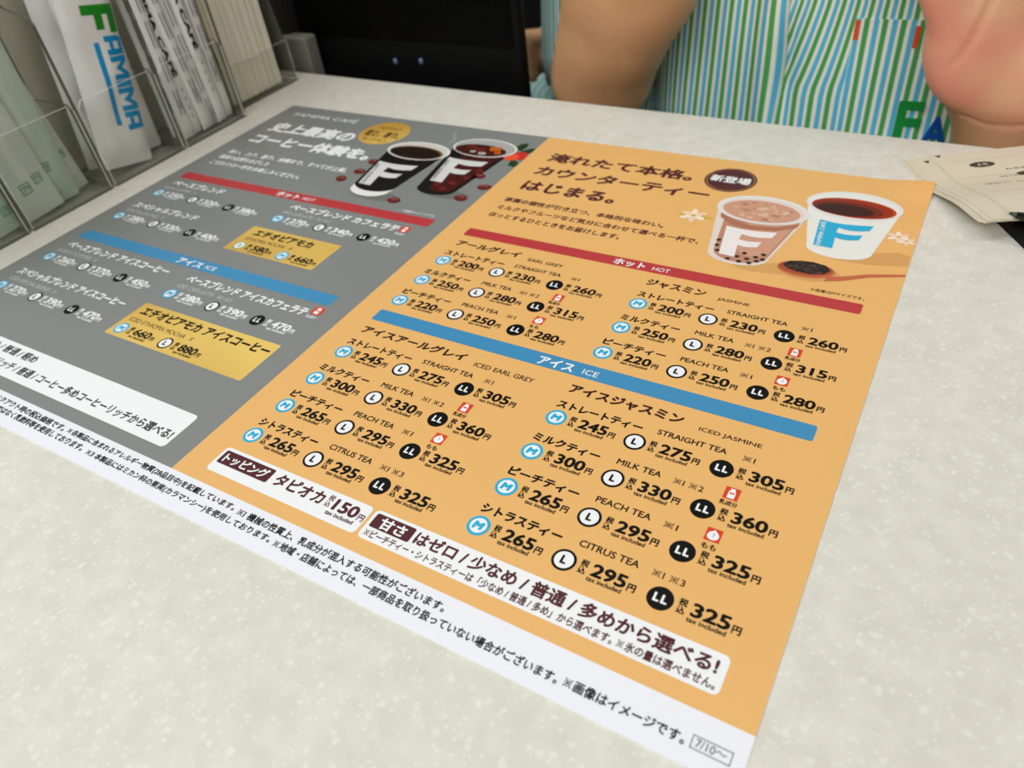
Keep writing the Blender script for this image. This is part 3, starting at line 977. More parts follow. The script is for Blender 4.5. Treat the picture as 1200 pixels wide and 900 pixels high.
def wipe(y0, x0, tilt, lean, label, seed, printed=True):
    fr = frame(y0, x0, 3.0, tilt, lean)
    g = G()
    pillow(g, lambda u, v, d: fr(u - 6, v, d), 35, 150, 7.5, M_PACK, 7, 1.0, seed)
    o = g.obj('wipe_packet', origin=(x0, y0, 0), smooth=True)
    tag(o, label, 'wet wipe packet', 'wrapped wet wipes in the rack')
    if not printed:
        return o
    g = G()

    def f(u, v):                 # lettering frame: a reads down the pack, b towards its right edge
        u = min(max(u + 6, -17.5), 17.5)
        e = (1 - (2 * abs(u) / 35) ** 4)
        d = 3.75 * e * sstep(0, 15, v) * sstep(0, 15, 150 - v) + 1.0 * noise.noise((u * .09 + seed, v * .05, 3.1)) * (.3 + e) + .25
        return fr(u - 6, v, d)
    lay = lambda a, b: f(b, a)
    def rd(s, v0, v1, b0, b1, m, bold):
        vs, fs, ax, bx, ay, by = glyphs(s, bold)
        g.add([out(lay(v0 + (x - ax) / (bx - ax) * (v1 - v0), b0 + (y - ay) / (by - ay) * (b1 - b0)), e) for x, y, e in vs], fs, m)
    def strokes(v0, wd, b0, b1, polys, m):
        """blocky letter: polys in a unit box (0..1 along the pack, 0..1 across), cut small so it follows the bulge"""
        for p in polys:
            (xa, ya), (xb, yb), (xc, yc), (xd, yd) = p
            n_ = 6
            vs_, fs_ = [], []
            for j in range(n_ + 1):
                for i in range(n_ + 1):
                    a_, c_ = i / n_, j / n_
                    x = (xa * (1 - a_) + xb * a_) * (1 - c_) + (xd * (1 - a_) + xc * a_) * c_
                    y = (ya * (1 - a_) + yb * a_) * (1 - c_) + (yd * (1 - a_) + yc * a_) * c_
                    vs_.append(lay(v0 - x * wd, b0 + y * (b1 - b0)))
            fs_ = [(j * (n_ + 1) + i, j * (n_ + 1) + i + 1, (j + 1) * (n_ + 1) + i + 1, (j + 1) * (n_ + 1) + i) for j in range(n_) for i in range(n_)]
            g.add(vs_, fs_, m)
    R_ = lambda a, b, c, d: ((a, b), (c, b), (c, d), (a, d))
    strokes(92, 15.5, -11.5, 10.5, [R_(0, 0, .34, 1), R_(.34, .74, 1, 1), R_(.34, .34, .86, .58)], M_GREEN)
    LA = [R_(0, 0, .3, .74), ((0, .74), (.3, .74), (.3, 1), (.14, 1)), R_(.3, .74, .7, 1), R_(.3, .22, .7, .44), R_(.7, 0, 1, 1)]
    LM = [R_(0, 0, .23, 1), R_(.77, 0, 1, 1), ((.23, 1), (.23, .62), (.5, .18), (.5, .58)), ((.5, .58), (.5, .18), (.77, .62), (.77, 1))]
    v = 75.0
    for poly, wd in ((LA, 10.6), (LM, 13.2), ([R_(0, 0, 1, 1)], 3.6), (LM, 13.2), (LA, 10.6)):
        strokes(v, wd, -1.5, 11.0, poly, M_AQUA)
        v -= wd + .7
    vs, fs = [], []
    for k in range(17):
        v = 72 - (72 - 25) * k / 16
        vs += [lay(v, -8.4), lay(v, -5.2)]
    g.add(vs, [(2 * k, 2 * k + 2, 2 * k + 3, 2 * k + 1) for k in range(16)], M_AQUA)
    g.obj('printed_wordmark', o)
    return o


wipe(-113.0, -33.0, 0.20, 0.03, 'white wet wipe packet with green and blue lettering at the front of its compartment', 1.0)
wipe(-113.0, -49.0, 0.13, 0.03, 'white wet wipe packet half hidden behind the lettered front packet', 2.0)

wipe(-96.0, -43.5, 0.06, 0.03, 'plain white wet wipe packet standing behind and right of the lettered packet', 3.0, False)

# paper wrapped straws
M_STRAW = mat('straw_paper', (226, 226, 224), 0.6, 0.2)
M_INK = mat('straw_ink', (30, 30, 32), 0.5, 0.2)
M_INK2 = mat('straw_small_ink', (120, 120, 122), 0.5, 0.2)
place_words = ('leftmost', 'second from the left', 'third from the left', 'third from the right', 'second from the right', 'rightmost')


def straw(i, yb, x0, tilt, shift, words):
    fr = frame(yb, x0, 2.6, tilt, 0.03)
    g = G()
    pillow(g, fr, 8.6, 190, 5.2, M_STRAW, 3, .25, i * 1.7, 8, 40)
    o = g.obj('straw_sleeve', origin=(x0, yb, 0), smooth=True)
    tag(o, (f'white paper straw sleeve, {place_words[i]} of the six in the front row' if i < 6 else 'white paper straw sleeve in the back row behind the printed ones'), 'straw', 'paper wrapped straws in the rack')
    g = G()
    def lay(a, b):
        return fr(b, a, 2.6 * (1 - (2 * abs(b) / 8.6) ** 4) + .35)
    def rd(s, v0, v1, b0, b1, m, bold):
        vs, fs, ax, bx, ay, by = glyphs(s, bold)
        g.add([out(lay(v0 + (x - ax) / (bx - ax) * (v1 - v0), b0 + (y - ay) / (by - ay) * (b1 - b0)), e) for x, y, e in vs], fs, m)
    if words:
        rd('FAMIMA CAFÉ', 112 + shift, 44 + shift, -2.2, 2.0, M_INK, .05)
        for k in range(4):
            rd('ご注意', 38 + shift - 6 * k, 34.5 + shift - 6 * k, -.8, .6, M_INK2, .02)
    else:
        for k in range(5):
            v = 116 + shift - 21 * k
            for b in (-1.4, 1.2):
                g.add([lay(v, b - .25), lay(v - 16, b - .25), lay(v - 16, b + .25), lay(v, b + .25)], [(0, 1, 2, 3)], M_INK)
        rd('プラ', 26 + shift, 20 + shift, -.9, .7, M_INK2, .02)
    g.obj('printing', o)


for i, (yb, x0, tl, sh, wd) in enumerate(((-70.5, -30, .02, 0, False), (-62.5, -31.5, -.02, -6, True), (-54.0, -30.0, -.045, 2, False), (-47.0, -31.5, -.03, -14, False), (-40.5, -30.0, -.01, 4, True), (-32.5, -32, .02, 8, False))):
    straw(i, yb, x0, tl, sh, wd)

for i, (yb, tl) in enumerate(((-72, .02), (-63, .01), (-53, -.01), (-43, -.02), (-32.5, .0))):
    straw(i + 6, yb, -40.5, tl, 6 * i, False)

# cutlery in clear film
M_FILM = film('clear_film', (226, 232, 222), 0.6)
M_FILM2 = film('clear_green_film', (206, 224, 206), 0.6)
M_CUT = mat('wooden_cutlery', (226, 224, 210), 0.5, 0.3)
M_MARK = film('film_green_print', (70, 150, 96), 0.75)


def cutlery(y0, x0, tilt, lean, label, seed, group, marks, m):
    fr = frame(y0, x0, 3.0, tilt, lean)
    g = G()
    pillow(g, fr, 24, 175, 4.5, m, 5, .9, seed, 10, 40)
    o = g.obj('wrapped_spoon', origin=(x0, y0, 0), smooth=True)
    tag(o, label, 'wrapped spoon', group)
    g = G()
    rings = []
    for k in range(25):
        v = 10 + 150 * k / 24
        wd = 3.4 + 1.2 * sstep(40, 0, v) + 7.0 * math.exp(-((v - 138) / 20) ** 2)
        rings.append([fr(wd * math.cos(a), v, .75 * math.sin(a)) for a in (2 * math.pi * q / 10 for q in range(10))])
    g.loft(rings, M_CUT)
    g.obj('spoon', o, smooth=True)
    g = G()
    def lay(u, v):
        e = 1 - (2 * abs(u) / 24) ** 4
        return fr(u, v, 2.25 * e * sstep(0, 11, v) + .9 * noise.noise((u * .09 + seed, v * .05, 3.1)) * (.3 + e) + .35)
    for u, v, s in marks:
        for a in ((-s, -s, s, -s * .8), (-s, s * .8, s, s), (-s, -s, -s * .8, s), (s * .8, -s, s, s)):
            g.add([lay(u + a[0], v + a[1]), lay(u + a[2], v + a[1]), lay(u + a[2], v + a[3]), lay(u + a[0], v + a[3])], [(0, 1, 2, 3)], M_MARK)
        vs, fs, ax, bx, ay, by = glyphs('プラ', .02)
        g.add([out(lay(u + ((x - ax) / (bx - ax) - .5) * s * 1.4, v + ((y - ay) / (by - ay) - .5) * s * 1.2), e) for x, y, e in vs], fs, M_MARK)
    for k in range(4):
        vs, fs, ax, bx, ay, by = glyphs('スプーン', .02)
        g.add([out(lay(2 - (y - ay) / (by - ay) * 2.6, 128 - 14 * k - (x - ax) / (bx - ax) * 11), e) for x, y, e in vs], fs, M_MARK)
    g.obj('printing', o)


GS = 'film wrapped spoons in the rack'
cutlery(-181, -30.5, -.06, .02, 'film wrapped spoon with green marks, left front of the second compartment', 3, GS, ((-4, 18, 3.2), (5, 20, 2.8)), M_FILM)
cutlery(-168, -34.5, .02, .02, 'film wrapped spoon with green marks, middle of the second compartment', 4, GS, ((-1, 22, 2.8),), M_FILM2)
cutlery(-158, -38.5, -.10, .02, 'film wrapped spoon leaning at the right of the second compartment', 5, GS, ((6, 23, 2.4),), M_FILM)
cutlery(-175, -43.0, .10, .05, 'film wrapped spoon at the back of the second compartment', 6, GS, (), M_FILM2)
cutlery(-207, -30.5, -.03, .02, 'green tinted film wrapped spoon at the right of the nearest compartment', 7, GS, ((5, 12, 2.6), (-6, 6, 2.6)), M_FILM2)
cutlery(-225, -33.5, .03, .02, 'green tinted film wrapped spoon in the middle of the nearest compartment', 8, GS, ((0, 12, 2.6),), M_FILM2)
cutlery(-240, -36.5, .0, .02, 'green tinted film wrapped spoon at the left of the nearest compartment', 9, GS, (), M_FILM2)

# second holder with a block of paper napkins on edge
HOLD = empty('acrylic_napkin_holder', (-75, 11, 0))
tag(HOLD, 'small clear acrylic holder full of cream napkins beside the long rack', 'napkin holder')


def hp(name, fn):
    g = G()
    fn(g)
    return g.obj(name, HOLD, fix=True)


hp('base', lambda g: g.box((-118, -21.5, 0), (-38, 45, 2.0), M_ACR))
hp('front_panel', lambda g: (g.prism([(-21.5, 0), (45, 0), (45, 30), (-21.5, 30)], 'x', -38, -36.6, M_ACR, M_PALE_EDGE), g.box((-38.2, -21.5, 0), (-36.2, 45, .8), M_EDGE)))
hp('end_panel', lambda g: g.prism([(-118, 2), (-37.5, 2), (-37.5, 14), (-44, 60), (-60, 120), (-118, 120)], 'y', 44, 45.5, film('smoked_acrylic', (120, 116, 104), .45), M_EDGE))
hp('end_panel', lambda g: g.prism([(-118, 2), (-37.5, 2), (-37.5, 36), (-52, 120), (-118, 120)], 'y', -22.5, -21, M_ACR, M_EDGE))
M_NAP = mat('cream_napkin', (228, 223, 205), 0.85, 0.1)
M_NAP2 = mat('cream_napkin_fold', (204, 198, 178), 0.85, 0.1)
nap = None
for k in range(25):
    y = -19.2 + 2.09 * k
    if nap is None:
        g = G()
        pts = [(-112, 2.1), (-40.6, 2.1), (-39.6, 4), (-39.6, 128), (-41, 130), (-112, 130)]
        g.prism(pts, 'y', y - 1.02, y + 1.02, M_NAP, M_NAP)
        nap = g.obj('paper_napkin', origin=(-76, y, 2.1), fix=True)
        mod = nap.modifiers.new('soft', 'BEVEL'); mod.width = .0005; mod.segments = 2; mod.limit_method = 'ANGLE'
        o = nap
    else:
        o = nap.copy()
        COL.objects.link(o)
    o.location = ((-76 - (1.1 if k % 3 == 1 else .3 * (k % 2))) / 1000, y / 1000, 2.1 / 1000 + CT)
    tag(o, 'folded cream paper napkin standing on edge in the small clear holder', 'napkin', 'cream napkins on edge in the small holder')

# ------------------------------------------------------------------ dark equipment behind the counter
g = G()
def rbox(g, a, b, r, m):
    (x0, y0, z0), (x1, y1, z1) = a, b
    rings = []
    for k in range(5):
        q = r * (1 - math.sin(k / 4 * math.pi / 2)); h = r * (1 - math.cos(k / 4 * math.pi / 2))
        rings.append([(p[0], p[1], z0 + h) for p in rrect(x0 + q, y0 + q, x1 - q, y1 - q, r)])
    rings2 = []
    for k in range(5):
        q = r * (1 - math.cos(k / 4 * math.pi / 2)); h = r * (1 - math.sin(k / 4 * math.pi / 2))
        rings2.append([(p[0], p[1], z1 - h) for p in rrect(x0 + q, y0 + q, x1 - q, y1 - q, r)])
    g.loft(rings + rings2, m)


MON = empty('register_monitor', (45, 130, -900))
tag(MON, 'black register monitor seen from behind the counter, two small dots on its lower edge', 'monitor')
g = G(); rbox(g, (-62, 84, -150), (146, 95, 230), 4, M_BLACK); g.obj('housing', MON, smooth=False)
g = G(); g.box((-50, 83.2, 21), (140, 84.2, 222), M_SCREEN); g.obj('screen', MON)
M_DOT = mat('sensor_lens', (92, 92, 130), 0.15, 0.8)
for x, z in ((32.7, 5.6), (57.5, 7.2)):
    g = G()
    g.loft([[(x + r_ * math.cos(a), yy, z + 1.25 * r_ * math.sin(a)) for a in (2 * math.pi * k / 16 for k in range(16))] for r_, yy in ((2.1, 84.2), (2.0, 83.0), (1.1, 82.3))], M_DOT)
    g.obj('sensor_dot', MON, smooth=True)
g = G(); g.box((20, 95, -900), (70, 135, -100), M_BLACK); g.obj('stand', MON)

g = G()
rbox(g, (-150, 72, -40), (-63, 160, 140), 3, mat('dark_grey_plastic', (44, 44, 38), 0.5, 0.15))
DEV = g.obj('card_reader_box', origin=(-80, 110, -900))
tag(DEV, 'dark grey box with a pale lower block behind the clear napkin holder', 'device')
g = G(); rbox(g, (-68, 66.5, -20), (-40, 80, 24), 2, mat('mid_grey_plastic', (126, 124, 114), 0.5, 0.2)); g.obj('lower_block', DEV)
g = G(); g.box((-140, 80, -900), (-70, 150, -40), M_BLACK); g.obj('pedestal', DEV)

# ------------------------------------------------------------------ paper slips, stand, pen
E1, E2 = (0.515, -0.857), (0.857, 0.515)
P0 = (402.0, 22.5)


def slip_frame(s0, t0, zoff):
    def fr(s, t, d=0):
        S, T = s + s0, t + t0
        x, y = P0[0] + E1[0] * S + E2[0] * T, P0[1] + E1[1] * S + E2[1] * T
        z = zoff + 7.0 * sstep(24, 66, S) + 1.6 * sstep(62, 86, S) * sstep(30, 0, T) + d
        return (x, y, z)
    return fr


M_SLIP = mat('slip_paper', (214, 205, 184), 0.7, 0.15)
M_SLIPINK = mat('slip_ink', (74, 68, 58), 0.7, 0.1)
M_SLIPRULE = mat('slip_rule', (176, 166, 146), 0.7, 0.1)
GP = 'printed paper slips stacked on the counter'


def slip(s0, t0, zoff, label, yaw=0.0):
    fr = slip_frame(s0, t0, zoff)
    def f2(s, t, d=0):
        c, q = math.cos(yaw), math.sin(yaw)
        return fr(s * c - t * q, s * q + t * c, d)
    g = G()
    ni, nj = 24, 14
    vs, fs = [], []
    n_ = (ni + 1) * (nj + 1)
    for d in (.12, 0):
        vs += [f2(78 * i / ni, 130 * j / nj, d) for j in range(nj + 1) for i in range(ni + 1)]
    for j in range(nj):
        for i in range(ni):
            a = j * (ni + 1) + i
            fs += [(a, a + 1, a + ni + 2, a + ni + 1), (n_ + a + ni + 1, n_ + a + ni + 2, n_ + a + 1, n_ + a)]
    rim = [i for i in range(ni + 1)] + [(j + 1) * (ni + 1) - 1 for j in range(1, nj + 1)] + [nj * (ni + 1) + i for i in range(ni - 1, -1, -1)] + [j * (ni + 1) for j in range(nj - 1, 0, -1)]
    fs += [(rim[k], rim[(k + 1) % len(rim)], n_ + rim[(k + 1) % len(rim)], n_ + rim[k]) for k in range(len(rim))]
    g.add(vs, fs, M_SLIP)
    x, y, z = f2(39, 60)
    o = g.obj('paper_slip', origin=(x, y, zoff), smooth=False, fix=True)
    tag(o, label, 'paper slip', GP)
    return o, f2


for k in range(7):
    slip(.5 * ((k * 3) % 4) - .4, .45 * k - 1.0 + (1.2 if k == 3 else 0), .06 + .14 * k, 'cream paper slip in the lower pile, its long edge showing beside the menu corner', .004 * ((k * 5) % 3 - 1))
o, f2 = slip(.3, 3.6, 1.1, 'cream printed slip lying on top of the lower pile, its left margin uncovered')
g = G()
def ink(g, f2, s, t, w, h, txt, m, bold=.01):
    vs, fs, ax, bx, ay, by = glyphs(txt, bold)
    g.add([up(f2(s - (y - ay) / (by - ay) * h, t + (x - ax) / (bx - ax) * w, .16), e) for x, y, e in vs], fs, m)
ink(g, f2, 7, 4.5, 3.2, 3.0, '▼', M_SLIPINK)
g.obj('printing', o)
for k in range(3):
    slip(.4 * k, 12.2 + .3 * k, 1.3 + .14 * k, 'cream paper slip in the upper pile under the topmost slip')
o, f2 = slip(.9, 13.2, 1.75, 'topmost cream slip printed with a dark oval and lines of writing')
g = G()
def oval(s, t, a, b):
    g.add([f2(s + b * math.sin(q), t + a * math.cos(q), .15) for q in (2 * math.pi * k / 30 for k in range(30))], [tuple(range(30))], M_SLIPINK)
def rule(s, t0, t1, w=.25):
    n = 12
    g.add([f2(s + e, t0 + (t1 - t0) * k / n, .14) for k in range(n + 1) for e in (0, w)], [(2 * k, 2 * k + 1, 2 * k + 3, 2 * k + 2) for k in range(n)], M_SLIPRULE)
ink(g, f2, 3.0, 1.5, 3.4, 2.6, '▼', M_SLIPINK)
oval(14.5, 18.5, 6.0, 2.9)
ink(g, f2, 15.9, 15.9, 5.2, 2.8, 'メモ', M_SLIP, .02)
oval(28, 33, 5.0, 2.6)
for s_, t_, w_, tx in ((22.5, 26, 22, 'お名前〇年齢'), (30, 20, 12, '日付〇'), (38.5, 8, 12, '項目〇'), (39, 22.5, 12, '内容〇'), (39.5, 37, 14, '数量〇'), (47, 26, 22, 'ご記入ください'), (58, 15, 16, 'スタッフ記入欄'), (61, 18, 14, '確認印と日付'), (64, 20, 20, 'ありがとうございます')):
    ink(g, f2, s_, t_, w_, 1.9, tx, M_SLIPINK if s_ < 50 else M_INK2, 0)
for s_ in (8.5, 26, 34.5, 50):
    rule(s_, 3, 100)
g.obj('printing', o)

g = G()
ST = [(s, t) for s, t in ((58, 14), (104, 14), (108, 18), (108, 120), (58, 120))]
def stp(s, t): return (P0[0] + E1[0] * s + E2[0] * t, P0[1] + E1[1] * s + E2[1] * t)
base_ = [stp(s, t) for s, t in ST]
inn = [stp(s + (1.2 if s < 60 else -1.2), t + (1.2 if t < 60 else -1.2)) for s, t in ST]
g.loft([[(x, y, 0.0) for x, y in base_], [(x, y, 3.6) for x, y in base_], [(x, y, 4.6) for x, y in inn]], M_BLACK)
tag(g.obj('black_stand', origin=(base_[0][0], base_[0][1], 0), fix=True), 'flat black plastic stand poking out from under the paper slips', 'stand')

# pen lying on the topmost slip
tip, axis = Vector((450.6, -40.2, 12.0)), Vector((0.90, -0.30, 0.02)).normalized()
side = axis.cross(Vector((0, 0, 1))).normalized(); upv = side.cross(axis)
def tube(g, prof, m):
    g.loft([[tuple(tip + axis * a + side * (r * math.cos(q)) + upv * (r * math.sin(q))) for q in (2 * math.pi * k / 20 for k in range(20))] for a, r in prof], m)
g = G(); tube(g, [(3, 1.3), (14, 3.2), (18, 3.9), (120, 3.9), (134, 3.6), (136, 2.4)], mat('pen_black', (18, 18, 18), .3, .4))
pen = tag(g.obj('pen', origin=tuple(tip), smooth=True), 'black pen lying across the topmost paper slip', 'pen')
g = G(); tube(g, [(0, .5), (3.2, 1.35)], mat('pen_tip_metal', (60, 60, 60), .3, .6)); g.obj('tip', pen, smooth=True)
g = G(); tube(g, [(104, 4.15), (106, 4.2), (108, 4.2), (110, 4.0)], mat('pen_ring', (70, 70, 72), .3, .6)); g.obj('ring', pen, smooth=True)


# ------------------------------------------------------------------ people
class Flesh:
    """a body as one smooth volume: limb segments blended together, skinned with one continuous surface"""
    def __init__(self):
        self.pr = []

    def capsule(self, p, q, ra, rb, flat=None, k=9.0):
        self.pr.append(('c', np.array(p, float), np.array(q, float), ra, rb, flat, k))

    def blob(self, c, r, k=12.0):
        self.pr.append(('e', np.array(c, float), np.array(r, float), 0, 0, None, k))

    @staticmethod
    def dist(pr, X):
        kind, p, q, ra, rb, flat, k = pr
        if kind == 'e':
            u = (X - p) / q
            l = np.linalg.norm(u, axis=-1)
            gl = np.linalg.norm(u / q, axis=-1) + 1e-9
            return l * (l - 1) / gl
        d = q - p
        L2 = d.dot(d)
        v = X - p
        f = 1.0
        t = np.clip((v @ d) / L2, 0, 1)
        r = ra + (rb - ra) * t
        w = v - t[..., None] * d
        if flat:
            ax = np.array(flat[0], float); ax -= d * ax.dot(d) / L2; ax /= np.linalg.norm(ax)
            c = w @ ax
            f = flat[1]
            w = w + (c * (1 / f - 1))[..., None] * ax
            l = np.linalg.norm(w, axis=-1)
            gl = np.linalg.norm(w + (c / f * (1 / f - 1))[..., None] * ax, axis=-1) / (l + 1e-9) + 1e-9
            return (l - r) / np.maximum(gl, 1)
        return np.linalg.norm(w, axis=-1) - r

    def box(self, pr, m):
        kind, p, q, ra, rb, flat, k = pr
        if kind == 'e':
            return p - q - m, p + q + m
        r = max(ra, rb)
        return np.minimum(p, q) - r - m, np.maximum(p, q) + r + m

    @staticmethod
    def smin(a, b, k):
        h = np.maximum(k - np.abs(a - b), 0) / k
        return np.minimum(a, b) - h * h * k / 4

    def field(self, X):
        F = np.full(len(X), 1e3)
        for pr in self.pr:
            lo, hi = self.box(pr, 30)
            i = np.where(np.all((X > lo) & (X < hi), axis=1))[0]
            if len(i):
                F[i] = self.smin(F[i], self.dist(pr, X[i]), pr[6])
        return F

    def skin(self, h):
        lo = np.min([self.box(p, 12)[0] for p in self.pr], axis=0)
        hi = np.max([self.box(p, 12)[1] for p in self.pr], axis=0)
        n = np.ceil((hi - lo) / h).astype(int) + 1
        F = np.full(n, 1e3, np.float32)
        ax = [lo[a] + h * np.arange(n[a]) for a in range(3)]
        for pr in self.pr:
            l2, h2 = self.box(pr, 14)
            i0 = np.maximum(((l2 - lo) / h).astype(int), 0); i1 = np.minimum(np.ceil((h2 - lo) / h).astype(int) + 1, n)
            X = np.stack(np.meshgrid(*[ax[a][i0[a]:i1[a]] for a in range(3)], indexing='ij'), -1)
            sl = tuple(slice(i0[a], i1[a]) for a in range(3))
            F[sl] = self.smin(F[sl], self.dist(pr, X), pr[6])
        S = F < 0
        cnt = np.zeros(n - 1, np.int8)
        for dx in (0, 1):
            for dy in (0, 1):
                for dz in (0, 1):
                    cnt += S[dx:n[0] - 1 + dx, dy:n[1] - 1 + dy, dz:n[2] - 1 + dz]
        cells = (cnt > 0) & (cnt < 8)
        idx = np.full(n - 1, -1, np.int64)
        C_ = np.argwhere(cells)
        idx[cells] = np.arange(len(C_))
        V = lo + (C_ + 0.5) * h
        quads = []
        for a in range(3):
            b, c = (a + 1) % 3, (a + 2) % 3
            A = np.take(S, range(n[a] - 1), a); B = np.take(S, range(1, n[a]), a)
            E_ = np.argwhere(A != B)
            E_ = E_[(E_[:, b] > 0) & (E_[:, c] > 0) & (E_[:, b] < n[b] - 1) & (E_[:, c] < n[c] - 1)]
            ins = A[tuple(E_.T)]
            def cell(db, dc):
                q = E_.copy(); q[:, b] += db; q[:, c] += dc
                return idx[tuple(q.T)]
            Q = np.stack([cell(-1, -1), cell(0, -1), cell(0, 0), cell(-1, 0)], 1)
            Q[~ins] = Q[~ins][:, ::-1]
            quads.append(Q)
        Q = np.concatenate(quads)
        return self.project(V, 5), Q

    def project(self, V, it):
        for _ in range(it):
            f0 = self.field(V)
            e = 0.4
            gr = np.stack([(self.field(V + np.eye(3)[a] * e) - self.field(V - np.eye(3)[a] * e)) / (2 * e) for a in range(3)], 1)
            g2 = np.sum(gr * gr, 1) + 1e-6
            st = (f0 / g2)[:, None] * gr
            l = np.linalg.norm(st, axis=1)[:, None]
            V = V - st * np.minimum(1, 3 / np.maximum(l, 1e-6))
        return V


def fuse(name, fl, h, parent, material, post=None, fine=None):
    V, Q = fl.skin(h)
    bm = bmesh.new()
    bv = [bm.verts.new(v) for v in V]
    for q in Q.tolist():
        try:
            bm.faces.new([bv[i] for i in q])
        except ValueError:
            pass
    if fine:
        es = [e for e in bm.edges if fine(e.verts[0].co) and fine(e.verts[1].co)]
        bmesh.ops.subdivide_edges(bm, edges=es, cuts=2, use_grid_fill=True)
        P_ = fl.project(np.array([v.co[:] for v in bm.verts]), 3)
        for v, p in zip(bm.verts, P_):
            v.co = p
        fv = [v for v in bm.verts if fine(v.co)]
        for _ in range(4):
            bmesh.ops.smooth_vert(bm, verts=fv, factor=.5, use_axis_x=True, use_axis_y=True, use_axis_z=True)
    bm.normal_update()
    ox, oy, oz = parent['_o']
    pal = []
    for v in bm.verts:
        if post:
            d, val = post(v.co)
            pal.append(val)
            if d:
                v.co = v.co + v.normal * d
    for v in bm.verts:
        v.co = Vector(((v.co.x - ox) / 1000, (v.co.y - oy) / 1000, (v.co.z - oz) / 1000))
    me = bpy.data.meshes.new(name)
    bm.to_mesh(me); bm.free()
    if pal:
        at = me.attributes.new('palm', 'FLOAT', 'POINT')
        at.data.foreach_set('value', pal)
    o = bpy.data.objects.new(name, me); COL.objects.link(o)
    o.parent = parent; o['_o'] = parent['_o']
    me.materials.append(material)
    me.polygons.foreach_set('use_smooth', [True] * len(me.polygons))
    return o


def seg_dist(p, pts):
    best = 1e9
    for a, b in zip(pts, pts[1:]):
        a, b = Vector(a), Vector(b)
        t = max(0, min(1, (p - a).dot(b - a) / (b - a).length_squared))
        best = min(best, (a + (b - a) * t - p).length)
    return best


CLERK = empty('person', (385, 225, -900))
tag(CLERK, 'person in green and blue striped shirt at the counter, one palm raised', 'person')
bm = Flesh()
# trunk, neck, head, legs
for z, a, b in ((-160, 128, 84), (-60, 132, 86), (60, 134, 84), (180, 136, 84), (300, 140, 80)):
    bm.blob((385, 228, z), (a, b, 100))
bm.capsule((240, 240, 360), (530, 240, 360), 52, 52)
bm.capsule((385, 240, 380), (385, 228, 480), 56, 52)
bm.blob((385, 215, 570), (72, 88, 108)); bm.blob((385, 128, 556), (10, 14, 18)); bm.blob((312, 222, 562), (8, 18, 28)); bm.blob((458, 222, 562), (8, 18, 28))
for s in (-1, 1):
    bm.capsule((385 + 72 * s, 230, -180), (385 + 82 * s, 232, -520), 78, 56)
    bm.capsule((385 + 82 * s, 232, -520), (385 + 86 * s, 240, -850), 54, 36)
    bm.capsule((385 + 86 * s, 235, -868), (385 + 90 * s, 130, -874), 32, 26)
# right arm (left in the picture): upper arm down, elbow bent, forearm up towards the counter
bm.capsule((222, 245, 340), (178, 200, 70), 54, 48)
bm.capsule((178, 200, 70), (178, 160, -10), 47, 36)
bm.capsule((178, 158, -12), (192, 118, -6), 35, 33)
bm.capsule((190, 117, -4), (223, 98, 66), 35, 42)
bm.capsule((223, 98, 66), (262, 84, 165), 42, 29)
bm.capsule((262, 84, 165), (276, 78, 205), 28, 26, ((0, 1, 0), .75))
bm.capsule((276, 78, 205), (296, 74, 262), 34, 36, ((0, 1, 0), .42))
for k, (dx, ln) in enumerate(((-26, 66), (-9, 76), (9, 72), (25, 56))):
    bx = Vector((300 + dx * .95, 74, 282 - abs(dx) * .25))
    p1 = bx + Vector((dx * .06 + 6, -8, ln * .45)); p2 = p1 + Vector((4, -16, ln * .3)); p3 = p2 + Vector((2, -16, ln * .15))
    bm.capsule(bx - Vector((4, 0, 20)), p1, 9.6, 9, None, 3); bm.capsule(p1, p2, 9, 8.2, None, 3); bm.capsule(p2, p3, 8.2, 7.4, None, 3)
bm.capsule((304, 64, 228), (330, 50, 262), 13, 10.5, None, 3); bm.capsule((330, 50, 262), (338, 44, 292), 10.5, 8.5, None, 3)
# left arm (right in the picture): forearm low behind the counter edge, palm raised towards the customer
bm.capsule((548, 245, 340), (574, 225, 60), 58, 50)
bm.capsule((574, 225, 60), (568, 215, -40), 50, 44)
bm.capsule((568, 215, -40), (500, 140, -42), 44, 37)
bm.capsule((500, 140, -42), (450, 94, -10), 36, 29, ((.5, .8, 0), .85))
bm.capsule((450, 92, -12), (446, 84, 20), 28, 35, ((0, 1, 0), .7))
bm.capsule((446, 83, 30), (447, 82, 84), 38, 44, ((0, 1, 0), .40))
bm.blob((416, 71, 48), (21, 17, 34)); bm.blob((468, 72, 38), (19, 16, 36)); bm.blob((446, 73, 86), (40, 12, 14))
for k, (dx, ln) in enumerate(((-31, 70), (-10.5, 80), (10.5, 75), (31, 58))):
    bx = Vector((447 + dx, 80, 106 - abs(dx) * .2))
    p1 = bx + Vector((dx * .10, -3, ln * .5)); p2 = p1 + Vector((dx * .05, -9, ln * .3)); p3 = p2 + Vector((0, -9, ln * .2))
    bm.capsule(bx - Vector((0, 0, 20)), p1, 10, 9.2, None, 3); bm.capsule(p1, p2, 9.2, 8.4, None, 3); bm.capsule(p2, p3, 8.4, 7.4, None, 3)
bm.capsule((408, 68, 58), (388, 60, 92), 14, 11.5, None, 3); bm.capsule((388, 60, 92), (380, 55, 122), 11.5, 8.6, None, 3)
LIFE = [(422, 55, 75), (420, 54, 62), (417, 53, 50), (413, 53, 40), (409, 54, 32)]
CREASE = [(422, 58, 8), (434, 56, 5.5), (446, 57, 6.5), (458, 60, 10)]


